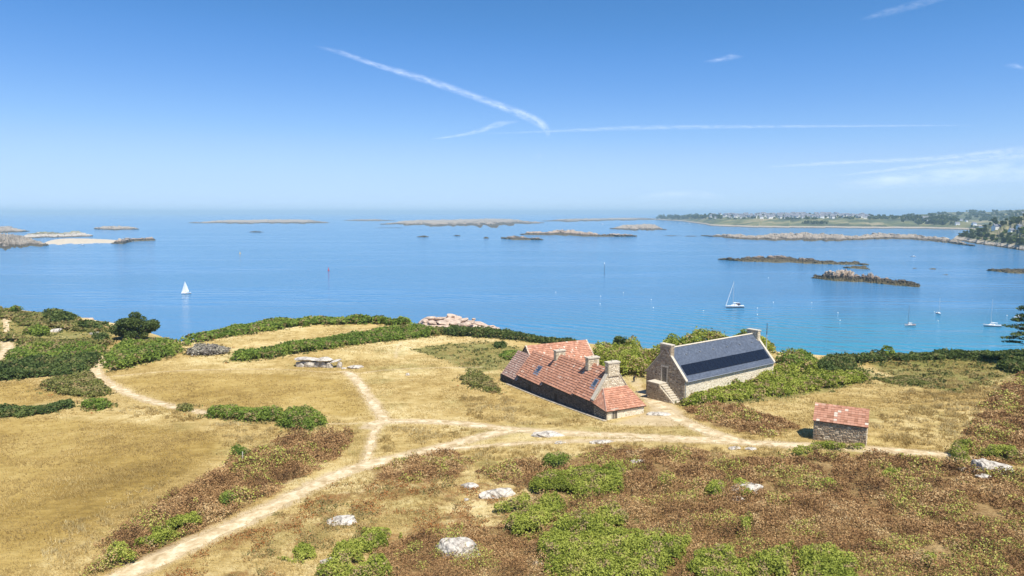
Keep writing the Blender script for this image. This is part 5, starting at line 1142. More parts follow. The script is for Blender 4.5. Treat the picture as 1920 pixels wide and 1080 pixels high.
# ------------------------------------------------------------------ trees
def tree_mesh(b, base, r, clumps, leaf, per, tint=(.1, .9), mat_=0, up=.5):
    """clumps: (x, y, z, rx, ry, rz); leaves near each clump's shell"""
    for (cx, cy, cz, rx, ry, rz) in clumps:
        n = int(per * (rx * ry + ry * rz + rx * rz)); d = r.normal(size=(n, 3)); d /= np.linalg.norm(d, axis=1, keepdims=True)
        rad = 1 - np.abs(r.normal(0, .22, n)); P = d * rad[:, None] * np.array([rx, ry, rz]) + np.array([cx, cy, cz]) + r.normal(0, .04, (n, 3)) * rx
        t = np.clip(tint[0] + (tint[1] - tint[0]) * (r.random() * .45 + .55 * r.random(n)), 0, 1); b.quads(leaf_quads(P + np.array(base), leaf, r, up), t, mat_)

def round_tree(label, px, py, width_px, top_py, matname, seed, name='evergreen_tree', k=26):
    g = G(px, py); d = g[1]; W = width_px * d / F; Ht = (py - top_py) * d / F; r = np.random.default_rng(seed)
    o = empty(name, tuple(g), 0, label, 'tree')
    tb = MB(); tb.tube([(0, 0, -.4), (.05, 0, Ht * .25), (0, .1, Ht * .7)], [.05 * W, .04 * W, .015 * W], 8)
    for a in range(7):
        t = a * 2.4; tb.tube([(0, 0, Ht * (.15 + .05 * a)), (math.cos(t) * W * .2, math.sin(t) * W * .2, Ht * (.30 + .06 * a)), (math.cos(t) * W * .34, math.sin(t) * W * .34, Ht * (.38 + .06 * a))], [.02 * W, .014 * W, .005 * W], 6)
    tb.build('trunk', M['bark'], o)
    cl = []
    for j in range(k):
        t = r.uniform(0, 2 * math.pi); zf = r.uniform(.18, .86); rr = W * .5 * math.sqrt(max(.05, 1 - ((zf - .38) / .62) ** 2)) * r.uniform(.5, .84)
        s = W * r.uniform(.11, .19); cl.append((rr * math.cos(t), rr * math.sin(t), Ht * zf, s, s, s * r.uniform(.55, .8)))
    cl += [(0, 0, Ht * .45, W * .3, W * .3, Ht * .33)]
    b = MB(); tree_mesh(b, (0, 0, 0), r, cl, max(.25, d / 683 * 1.7), 75); b.build('crown', M[matname], o); return o
round_tree('broad round dark evergreen tree above the bramble thicket', 252, 636, 82, 586, 'leaf_dark', 801)
round_tree('small dark tree rising between farmhouse and barn against the sea', 1160, 668, 40, 616, 'leaf_dark', 802, 'small_tree', 14)
round_tree('feathery olive tree behind the far barn chimney', 1330, 668, 60, 618, 'leaf_olive', 803, 'small_tree', 16)
round_tree('green tree behind the far end of the slate roof', 1400, 668, 55, 612, 'leaf_mid', 804, 'small_tree', 16)
round_tree('pale green tree over the slate roof ridge', 1270, 672, 60, 624, 'leaf_mid', 805, 'small_tree', 14)

def pine():
    g = G(1921, 686); d = g[1]; s = d / F; r = np.random.default_rng(820)
    o = empty('pine_tree', tuple(g), 0, 'wind shaped pine with flat layered boughs above the anchorage', 'tree')
    top = (686 - 570) * s; b = MB(); b.tube([(0, 0, -.4), (0, 0, top * .35), (-.1, 0, top * .7), (-.25, 0, top * .95)], [.22, .18, .12, .05], 8)
    lay = [(-2.5, .2, 90, .55), (-1.0, .4, 112, .5), (-3.9, 0, 78, .3), (-2.9, -.3, 64, .34), (-4.3, .1, 55, .32), (-3.0, .4, 46, .2), (2.2, .5, 86, .5), (3.4, 0, 66, .4), (2.8, .5, 50, .4), (.5, -1.5, 76, .4), (.3, 1.6, 70, .4), (.8, .3, 104, .5), (-1.2, 0, 98, .6)]
    cl = []
    for (x, y, zp, th) in lay:
        z = zp * s * .98; b.tube([(-.1, 0, z * .93), (x * .5, y * .5, z * .98), (x * .95, y, z)], [.09, .06, .025], 6)
        for q in range(4): cl.append((x * (1 - .22 * q) + r.normal(0, .2), y + r.normal(0, .5), z + r.normal(0, .08) + .1, r.uniform(.7, 1.1), r.uniform(.6, .9), th * r.uniform(.5, .8)))
    b.build('trunk', M['bark'], o); c = MB(); tree_mesh(c, (0, 0, 0), r, cl, .30, 90, up=.9); c.build('crown', M['leaf_dark'], o)
pine()

# ------------------------------------------------------------------ islands and reefs
def interp(pts, x): p = np.array(pts, float); return np.interp(x, p[:, 0], p[:, 1])
ICO1 = ico(1)
def islet(name, label, base, top, depth, m, seed, rough=.5, cat='islet', kind='structure', n=None, asym=.42, sea_z=0.0, blocky=True, chunks=None):
    """rock rising from the sea: base = waterline pixels, top = skyline pixels; the skyline stands mid-depth"""
    x0, x1 = base[0][0], base[-1][0]; r = np.random.default_rng(seed)
    d = at_z((x0 + x1) / 2, interp(base, (x0 + x1) / 2), sea_z)[1]
    n = n or int(np.clip((x1 - x0) * 1.5, 24, 380)); mr = 31 if blocky else 21
    xs = np.linspace(x0, x1, n); fr = np.array([at_z(x, interp(base, x), sea_z) for x in xs]); V = np.zeros((n, mr, 3))
    s_ = d / F
    fr[:, 1] += (fbm(xs / 9, xs * 0, seed + 4, 4) - .5) * depth * (.5 if blocky else .1)
    taper = np.sqrt(np.clip(1 - np.abs(np.linspace(-1, 1, n)) ** 3, .02, 1))
    tz = np.array([at_y(x, interp(top, x), fr[i, 1] + depth * asym * taper[i])[2] for i, x in enumerate(xs)])
    tz = np.maximum(tz, .25) * np.clip(taper * 1.6, .05, 1)
    f1, f2 = 9 * s_, 2.6 * s_
    for j, v in enumerate(np.linspace(0, 1, mr)):
        yy = fr[:, 1] + depth * v * taper
        w = v / asym if v < asym else (1 - v) / (1 - asym); prof = np.sin(np.clip(w, 0, 1) * math.pi / 2) ** (.9 if not blocky else 1.9)
        X = fr[:, 0] + (yy - fr[:, 1]) * (fr[:, 0].mean() / fr[:, 1].mean())
        nz = (fbm(X / f1, yy / f1, seed, 3) - .5) * 1.4
        if blocky:
            rd = 1 - np.abs(2 * fbm(X / f2, yy / (f2 * 2), seed + 9, 3) - 1) * 2; nz = nz * .8 + rd * .55 - .35
        V[:, j] = np.stack([X, yy, tz * prof * (1 + nz * rough * (2.4 if blocky else 1)) - (1 - prof) * .5 - (.4 if blocky else 0)], 1)
    b = MB(); b.grid(V[:, ::-1])
    if blocky:
        for q in range(chunks if chunks is not None else int((x1 - x0) * 1.1)):
            i = r.integers(1, n - 1); j = int(r.integers(2, int(mr * .75))); p = V[i, j]
            if p[2] < .2: continue
            sx = s_ * r.uniform(1.2, 4.2); sz = min(sx * r.uniform(.35, .7), tz[i] * .35 + .3)
            v = rock_shape(sx, sx * r.uniform(.6, 1.2), sz, int(r.integers(1, 9999)), .6, ICO1, .12); t = r.uniform(0, 3); c, sn = math.cos(t), math.sin(t)
            b.faces(np.stack([v[:, 0] * c - v[:, 1] * sn, v[:, 0] * sn + v[:, 1] * c, v[:, 2]], 1) + p - np.array([0, 0, sz * .25]), ICO1[1].reshape(-1), 3)
    o = b.build(name, M[m]); tag(o, label, cat, kind=kind); return o
def skerry(name, label, base, top, hmax, m, seed, cat='islet', rough=1.0, chunks=None, kind='structure', cap=2.3):
    """low land lying flat on the sea: base = near waterline pixels, top = far edge pixels"""
    x0, x1 = base[0][0], base[-1][0]; r = np.random.default_rng(seed); n = int(np.clip((x1 - x0) * 1.6, 24, 420)); mr = 34
    xs = np.linspace(x0, x1, n); V = np.zeros((n, mr, 3)); taper = np.sqrt(np.clip(1 - np.abs(np.linspace(-1, 1, n)) ** 4, .0, 1))
    fr = np.array([at_z(x, interp(base, x), 0) for x in xs]); bk = np.array([at_z(x, interp(top, x) + .5, hmax * .75) for x in xs]); d = fr[:, 1].mean(); s_ = d / F
    dep = np.clip(bk[:, 1] - fr[:, 1], 4 * s_, fr[:, 1] * (cap - 1)); sh = fr[:, 0].mean() / fr[:, 1].mean()
    wob = (fbm(xs / 10, xs * 0, seed + 4, 4) - .5) * dep * .35
    for j, v in enumerate(np.linspace(0, 1, mr)):
        yy = fr[:, 1] + wob * (1 - v) + dep * v * (.15 + .85 * taper); X = fr[:, 0] + (yy - fr[:, 1]) * fr[:, 0] / fr[:, 1] * .5 + (yy - fr[:, 1]) * sh * .5
        prof = np.clip(min(v / .35, (1 - v) / .08), 0, 1) ** .8
        nz = fbm(X / (11 * s_), yy / (34 * s_), seed, 4); rd = 1 - np.abs(2 * fbm(X / (2.6 * s_), yy / (8 * s_), seed + 9, 3) - 1) * 2
        z = hmax * prof * taper * (.25 + (1.5 * (nz - .2) + .35 * rd * nz) * rough * .9 + (1 - rough) * .5) - (1 - prof) * .5 - (1 - taper) * .3
        V[:, j] = np.stack([X, yy, z], 1)
    b = MB(); b.grid(V[:, ::-1])
    for q in range(chunks if chunks is not None else int((x1 - x0) * .9)):
        i = int(r.integers(1, n - 1)); j = int(r.integers(4, mr - 3)); p = V[i, j]
        if p[2] < .3: continue
        sx = s_ * r.uniform(1.0, 4.6); sz = min(sx * r.uniform(.3, .75), hmax * .75)
        v = rock_shape(sx, sx, sz, int(r.integers(1, 9999)), .6, ICO1, .12); b.faces(v + p - np.array([0, 0, sz * .2]), ICO1[1].reshape(-1), 3)
    o = b.build(name, M[m]); tag(o, label, cat, kind=kind); return o
islet('rock_islet', 'dark weedy islet with two pale granite humps, nearest the moored yacht', [(1516, 521), (1560, 527), (1620, 530), (1680, 536), (1736, 540)], [(1516, 520), (1530, 515), (1548, 512), (1556, 508), (1575, 505), (1594, 507), (1598, 516), (1614, 518), (1628, 513), (1640, 517), (1652, 522), (1668, 523), (1700, 526), (1722, 533), (1736, 539)], 26, 'reef', 901, .35)
skerry('rock_islet', 'long low olive reef behind the two humped islet', [(1345, 486.5), (1400, 491), (1500, 494), (1560, 496), (1628, 497)], [(1345, 486), (1390, 483), (1440, 481), (1475, 480), (1500, 484), (1540, 487), (1598, 489), (1606, 487.5), (1628, 495)], 4.0, 'reef', 902, rough=1.45)
skerry('rock_islet', 'small olive rock shelf beside the long low reef', [(1583, 502), (1605, 504.5), (1630, 505)], [(1583, 501), (1600, 498), (1622, 498.5), (1630, 503)], 2.0, 'reef', 903)
for i, (x, y, w, h) in enumerate(((1716, 504.5, 14, 2.2), (1751, 505.5, 11, 2.5), (1737, 504, 9, 1.2), (1723, 515, 12, 1.2), (1768, 516, 14, 2.4), (1785, 517.5, 7, 1.3), (1642, 503, 12, 1.2), (793, 444.5, 12, 3), (858, 442.5, 7, 2.5), (912, 447, 6, 3), (480, 435.5, 16, 2.2), (1260, 442.5, 24, 1.2), (1298, 443.3, 22, 1.3), (735, 427.5, 44, .8), (480, 474, 5, .8))):
    islet('sea_rock', 'small dark rock breaking the sea surface', [(x - w, y - .3), (x, y), (x + w, y - .1)], [(x - w, y - .5), (x - w * .2, y - h), (x + w * .3, y - h * .8), (x + w, y - .3)], 8 + w * .8, 'reef', 910 + i, .4, cat='rock', kind=None)['group'] = 'small rocks breaking the sea surface'
skerry('rock_islet', 'dark reef at the right edge of the bay', [(1850, 507), (1890, 512), (1930, 514), (2010, 516)], [(1850, 505), (1858, 502), (1880, 503), (1920, 505), (2010, 510)], 3.5, 'reef', 930)
skerry('tidal_reef', 'long pale tidal reef joining the wooded headland', [(1316, 442), (1380, 448), (1450, 451.5), (1560, 452), (1640, 449), (1700, 449), (1760, 454), (1830, 462)], [(1316, 441), (1343, 438), (1351, 435.5), (1362, 438.5), (1412, 440), (1425, 437), (1500, 437), (1520, 438), (1560, 439), (1600, 442), (1645, 439), (1658, 436), (1672, 437.5), (1684, 441), (1715, 438.5), (1725, 438), (1738, 442), (1780, 444), (1830, 460)], 7.0, 'reef_pale', 931, rough=1.45)
skerry('rock_islet', 'low brown reef in the middle of the bay', [(940, 447), (965, 450), (1018, 450)], [(940, 446), (955, 443), (968, 440.5), (985, 445), (1018, 448.5)], 5, 'reef', 932)
skerry('rock_islet', 'long brown skerry with a small peak in mid bay', [(976, 440), (1060, 442), (1120, 444), (1192, 443.5)], [(976, 439), (986, 434.5), (1030, 433), (1045, 431.5), (1053, 430), (1060, 432), (1085, 434), (1115, 437), (1140, 438), (1192, 442)], 7, 'reef', 933, rough=1.45)
skerry('rock_islet', 'pale rounded islet in front of the village shore', [(1145, 429), (1190, 432), (1248, 431)], [(1145, 427), (1165, 421), (1200, 420.5), (1222, 418.5), (1235, 422), (1248, 429)], 8, 'reef_pale', 934)
skerry('rock_islet', 'long grey skerry near the horizon, left of centre', [(355, 418), (440, 419.5), (540, 419.5), (618, 418)], [(355, 417.5), (385, 414.5), (420, 412), (470, 412), (500, 411), (560, 411), (597, 410), (618, 416)], 7, 'reef_pale', 935, rough=1.45)
skerry('rock_islet', 'broad pale sandbank and skerry near the horizon', [(712, 420.5), (780, 422.5), (860, 425.5), (930, 425), (1020, 418)], [(712, 419.5), (745, 412), (800, 411), (860, 411), (930, 409), (985, 409), (1000, 412), (1020, 416)], 7, 'reef_pale', 936, rough=1.45)
skerry('rock_islet', 'thin pale reef left of the broad sandbank', [(645, 413.5), (690, 415), (740, 414)], [(645, 413), (665, 410.5), (705, 410.5), (740, 412.5)], 4, 'reef_pale', 937)
skerry('rock_islet', 'thin pale spit right of the broad sandbank', [(1015, 414.5), (1060, 416), (1120, 414.5), (1240, 412)], [(1015, 413.5), (1040, 409.5), (1100, 409), (1160, 408), (1240, 407)], 5, 'reef_pale', 938)
skerry('rock_islet', 'rocky grey islet with white tops at the left', [(176, 429.5), (215, 431.5), (258, 430)], [(176, 429), (192, 424.5), (203, 423), (212, 425), (225, 422.8), (250, 426), (258, 429)], 9, 'reef_pale', 939)
skerry('rock_islet', 'grey rocks with white tops at the far left edge', [(-60, 432), (0, 438), (52, 434)], [(-60, 424), (0, 424.5), (20, 424), (30, 428), (52, 431.5)], 9, 'reef_pale', 940)
skerry('rocky_island', 'grey rocky island end cut by the left edge', [(-160, 462), (-60, 466), (0, 466), (45, 465), (92, 460)], [(-160, 436), (-60, 436), (0, 437), (40, 438), (60, 441), (75, 445), (92, 457)], 9, 'reef_pale', 941, rough=1.45)
skerry('rocky_island', 'low turf topped part of the left island behind the beach', [(40, 447), (85, 446), (120, 445), (172, 443)], [(40, 438), (65, 435.5), (85, 434.5), (105, 437), (125, 435), (150, 432), (172, 437)], 9, 'isle', 942)
skerry('sand_beach', 'white sand beach on the left island', [(80, 459), (120, 459), (160, 457), (215, 456), (250, 453)], [(80, 447), (110, 445.5), (160, 446), (210, 448), (250, 451)], 2.2, 'sand', 943, cat='beach', rough=.1, chunks=0)
islet('rock_islet', 'brown rocks at the end of the white sand beach', [(210, 457), (230, 458), (250, 453), (292, 451)], [(210, 455), (220, 450), (232, 447), (245, 448), (265, 447), (285, 445), (292, 449)], 60, 'reef', 944, .4)
# pink granite point below the fields
def rocky_point():
    Y0 = 262; n, mr = 90, 26; xs = np.linspace(770, 945, n)
    top = [(770, 614), (785, 600), (793, 596), (800, 591), (812, 589), (824, 593), (838, 592), (850, 590), (866, 592), (885, 597), (893, 601), (905, 604), (918, 608), (935, 613), (945, 622)]
    V = np.zeros((n, mr, 3))
    for j, v in enumerate(np.linspace(0, 1, mr)):
        for i, x in enumerate(xs):
            Yc = Y0 + 70 * v; tz = at_y(x, interp(top, x) + 4.5, Y0 + 40)[2]; w = v / .57 if v < .57 else (1 - v) / .43
            px_ = at_y(x, 600, Y0 + 40)[0] + (Yc - Y0 - 40) * -.05; pr = math.sin(min(1, max(0, w)) * math.pi / 2)
            base = (4.0 + (tz - 4.0) * pr) if v < .57 else -2 + (tz + 2) * pr; V[i, j] = (px_, Yc, base - (2.5 if i in (0, n - 1) else 0))
    V[..., 2] += (fbm(V[..., 0] / 5, V[..., 1] / 5, 71, 4) - .5) * 3.0
    b = MB(); b.grid(V[:, ::-1]); o = b.build('rocky_point', M['point']); tag(o, 'pink granite point jutting into the sea below the fields', 'rocky shore', kind='structure')
    r = random.Random(5)
    for i, (px, py, w, h) in enumerate(((806, 592, 18, 8), (824, 593, 22, 7), (796, 597, 14, 6), (848, 588, 20, 8), (858, 592, 18, 8), (840, 596, 20, 7), (868, 596, 22, 8), (884, 599, 16, 8), (876, 603, 20, 7), (852, 600, 24, 7), (830, 600, 26, 7), (900, 604, 20, 5), (916, 608, 24, 4), (812, 600, 22, 6), (866, 604, 18, 6), (930, 612, 14, 3), (842, 591, 8, 5), (888, 594, 8, 5))):
        Yr = Y0 + 38 - (py - 590) * .9; q = at_y(px, py + 4.5, Yr); s = Yr / F; k = rock('rock', rock_shape(w * s * .55, w * s * .5, h * s * .62, 950 + i, .6, ICO2), ICO2[1], M['point'], o); k.location = tuple(q); k.rotation_euler = (r.uniform(-.2, .2), r.uniform(-.2, .2), r.uniform(0, 3))
    return o
rocky_point()
for i, (px, py, w) in enumerate(((158, 596, 14), (170, 596, 10), (118, 589, 10))):
    q = at_y(px, py, 222); o = rock('shore_boulder', rock_shape(w * .1, 1.2, .9, 980 + i), ICO2[1], M['point']); o.location = (q[0], q[1], q[2] - .5); tag(o, ['pinkish boulder on the left cliff top, largest of three', 'middle pinkish boulder on the left cliff top', 'small boulder on the left cliff top behind the dark bush'][i], 'boulder')

# ------------------------------------------------------------------ mainland with village
islet('village_shore', 'low green village land across the bay', [(1225, 412), (1280, 415), (1340, 424), (1420, 427), (1520, 427.5), (1640, 428.5), (1740, 429), (1840, 432)], [(1225, 405), (1260, 403), (1330, 402.5), (1420, 402.5), (1500, 401), (1560, 401.5), (1640, 404), (1720, 405), (1840, 402)], 1900, 'main', 960, .08, cat='land', blocky=False)
skerry('sand_beach', 'white beach below the distant village', [(1423, 424.3), (1450, 425), (1486, 424.3)], [(1423, 423), (1450, 421.4), (1486, 422.3)], 2.2, 'sand', 961, cat='beach', rough=.1, chunks=0)
skerry('sand_beach', 'long white beach right of the dark copse', [(1520, 423.8), (1580, 425.6), (1642, 427.8)], [(1520, 422.6), (1580, 422.6), (1642, 425)], 2.2, 'sand', 962, cat='beach', rough=.1, chunks=0)
skerry('sand_beach', 'small white sand strip joining the reef to the headland', [(1740, 446.5), (1780, 447.5)], [(1740, 444.5), (1780, 444.8)], 2.2, 'sand', 963, cat='beach', rough=.1, chunks=0)
islet('headland', 'steep wooded headland at the right edge', [(1780, 449), (1830, 457), (1880, 464), (1930, 471), (2080, 486)], [(1780, 443), (1800, 434), (1830, 424), (1860, 416), (1900, 410), (1940, 402), (2080, 396)], 420, 'main', 964, .12, cat='headland', blocky=False, asym=.75)
islet('far_hills', 'hazy wooded hills behind the headland', [(1640, 421), (1760, 424), (1900, 426), (2080, 430)], [(1640, 404), (1700, 401), (1740, 398), (1800, 397.5), (1850, 398), (1900, 395), (2080, 390)], 2600, 'main', 965, .06, cat='hills', blocky=False, asym=.7)

def house_mesh(w, d, h, rh, seed):
    b = MB(); b.box(-w / 2, w / 2, -d / 2, d / 2, -3, h, mat=0)
    for sg in (-1, 1): b.prism([(-w / 2 - .3, sg * (d / 2 + .4), h - .3), (w / 2 + .3, sg * (d / 2 + .4), h - .3), (w / 2 + .3, 0, h + rh), (-w / 2 - .3, 0, h + rh)][::sg], (0, 0, .25), mat=1)
    for sg in (-1, 1): b.poly([(sg * w / 2, -d / 2, h), (sg * w / 2, d / 2, h), (sg * w / 2, 0, h + rh)], mat=0)
    b.box(-w / 2, -w / 2 + .9, -.6, .6, h + rh * .3, h + rh + 1.2, mat=0)
    for k in range(int(w // 3)):
        x = -w / 2 + 1.5 + k * 2.9; b.box(x - .5, x + .5, -d / 2 - .04, -d / 2 + .02, 1.0, 2.4, mat=2)
    o = b.build('house', [M['house_wall'], M['house_roof'], M['glass']]); return o
hv_ = [house_mesh(11, 8, 5.2, 4.2, 0), house_mesh(9, 7.5, 3.4, 4, 1), house_mesh(14, 8, 4.6, 4.4, 2)]
depsg = bpy.context.evaluated_depsgraph_get
from mathutils.bvhtree import BVHTree
def bvh(names):
    out = []
    for o in bpy.data.objects:
        if o.name.split('.')[0] in names and o.type == 'MESH':
            me = o.data; out.append(BVHTree.FromPolygons([v.co.copy() for v in me.vertices], [list(p.vertices) for p in me.polygons]))
    return out
LAND = bvh(['village_shore', 'headland', 'far_hills'])
def on_land(px, py):
    d = Vector(ray(px, py)).normalized(); best = None
    for t in LAND:
        h = t.ray_cast(Vector((0, 0, CZ)), d)
        if h[0] is not None and (best is None or h[3] < best[1]): best = (h[0], h[3])
    return best[0] if best else None
r = random.Random(31); cnt = 0; used0 = [False] * 3
for k in range(1400):
    if cnt >= 230: break
    px = r.triangular(1325, 1660, 1520) if r.random() < .85 else r.uniform(1330, 1420); py = r.uniform(402.5, 409.5) + abs(px - 1500) * .006
    q = on_land(px, py)
    if q is None: continue
    i = r.choice([0, 0, 1, 1, 2]); o = hv_[i] if not used0[i] else hv_[i].copy()
    if used0[i]: col.objects.link(o)
    used0[i] = True
    o.location = q + Vector((0, 0, 1.2)); o.rotation_euler = (0, 0, r.uniform(-.6, .6)); sc1 = r.uniform(1.0, 1.5); o.scale = (sc1, sc1, sc1); cnt += 1
    tag(o, 'small white house in the distant village across the bay', 'house', 'white houses of the distant village')
for (px, py, i, s, lab) in ((1735, 412, 2, 1.5, 'white house with steep roof among the dark headland trees'), (1741, 418, 0, 1.2, 'second white house below the steep roofed one'), (1802, 414, 1, 1.2, 'tall white house in the hillside hamlet'), (1812, 416, 0, 1.0, 'white house right of the tall hamlet house'), (1795, 421, 2, 1.0, 'low white house at the foot of the hamlet'), (1826, 422, 2, 1.1, 'grey roofed long house beside the hamlet'), (1868, 430, 2, 1.15, 'big house with broad pale roof on the headland'), (1896, 435, 1, .9, 'pale roofed house half hidden in headland trees'), (1911, 428, 1, .9, 'small white house high among headland trees'), (1916, 401, 0, 1.2, 'white house on the far ridge at the right edge')):
    q = on_land(px, py)
    if q is None: continue
    o = hv_[i].copy(); col.objects.link(o); o.location = q + Vector((0, 0, .3)); o.scale = (s, s, s); o.rotation_euler = (0, 0, r.uniform(-.3, .3))
    for key in ('group',):
        if key in o: del o[key]
    tag(o, lab, 'house')

def far_tree(seed, W=9, Ht=9, matname='leaf_dark', leaf=1.1):
    rr = np.random.default_rng(seed); b = MB(); b.tube([(0, 0, -2), (0, 0, Ht * .5)], [.3, .15], 6); tr = b.build('trunk', M['bark'])
    cl = []
    for j in range(16):
        t = rr.uniform(0, 6.28); q = rr.uniform(.05, .36) * W; cl.append((q * math.cos(t), q * math.sin(t), Ht * rr.uniform(.18, .8), W * rr.uniform(.16, .26), W * rr.uniform(.16, .26), Ht * rr.uniform(.12, .2)))
    c = MB(); tree_mesh(c, (0, 0, 0), rr, cl, leaf, 16); cr = c.build('crown', M[matname]); return tr, cr
protos = [far_tree(1001), far_tree(1002, 11, 8), far_tree(1003, 8, 11), far_tree(1004, 10, 7, 'leaf_mid')]
def place_tree(q, s, i, label, group):
    e_ = empty('tree', tuple(q), r.uniform(0, 6), label, 'tree', group); e_.scale = (s, s, s)
    for p in protos[i]: c = p.copy(); col.objects.link(c); c.parent = e_
cnt = 0
for k in range(500):
    if cnt >= 120: break
    px = r.uniform(1795, 1945); lo = interp([(1795, 446), (1830, 452), (1880, 458), (1945, 466)], px); hi = interp([(1795, 436), (1830, 424), (1870, 412), (1945, 400)], px); py = r.uniform(hi, lo - 2)
    if abs(px - 1868) < 16 and 426 < py < 442: continue
    q = on_land(px, py)
    if q is None or q.y > 2600 or q.z < 6: continue
    place_tree(q, r.uniform(.55, 1.1), r.randrange(4), 'dark tree on the wooded headland slope', 'trees on the wooded headland'); cnt += 1
for pr_ in protos:
    for p in pr_: bpy.data.objects.remove(p)
def woodland(name, label, spots, seed, size=6.0):
    rr = np.random.default_rng(seed); b = MB()
    for (px, py, w, hpx) in spots:
        q = on_land(px, py)
        if q is None: continue
        s = q.y / F; cl = []
        for j in range(max(3, int(w / 2.2))):
            cl.append((q.x + rr.uniform(-.5, .5) * w * s, q.y + rr.uniform(-.5, .5) * w * s * .6, q.z + hpx * s * rr.uniform(.2, .75), s * 1.9 * rr.uniform(.8, 1.5), s * 1.9, hpx * s * rr.uniform(.3, .5)))
        tree_mesh(b, (0, 0, 0), rr, cl, s * 1.3, 7 / (s * s))
    if b.n: o = b.build(name, M['leaf_dark']); tag(o, label, 'woodland', kind='stuff')
sp = [(x, 410.5, 9, 7.5) for x in range(1236, 1322, 5)] + [(x, 407, 8, 6) for x in range(1290, 1345, 7)]
woodland('woodland', 'dark wood at the left end of the village land', sp, 1101)
woodland('woodland', 'dark copse on the shore meadow below the village', [(x, 419.5, 8, 6) for x in range(1508, 1550, 5)], 1102)
woodland('woodland', 'hazy tree belt around the village houses', [(r.uniform(1330, 1720), r.uniform(402.5, 412), 6, 3.6) for _ in range(130)] + [(x, 409, 9, 4) for x in range(1620, 1720, 9)], 1103)
woodland('woodland', 'dark wood around the white steep roofed house', [(r.uniform(1690, 1790), r.uniform(407, 421), 9, 6) for _ in range(46)] + [(1760, 420, 16, 9), (1752, 417, 14, 8)], 1104)
woodland('woodland', 'hazy woods on the far ridge', [(r.uniform(1740, 1940), r.uniform(397.5, 415), 11, 4.5) for _ in range(80)], 1105)

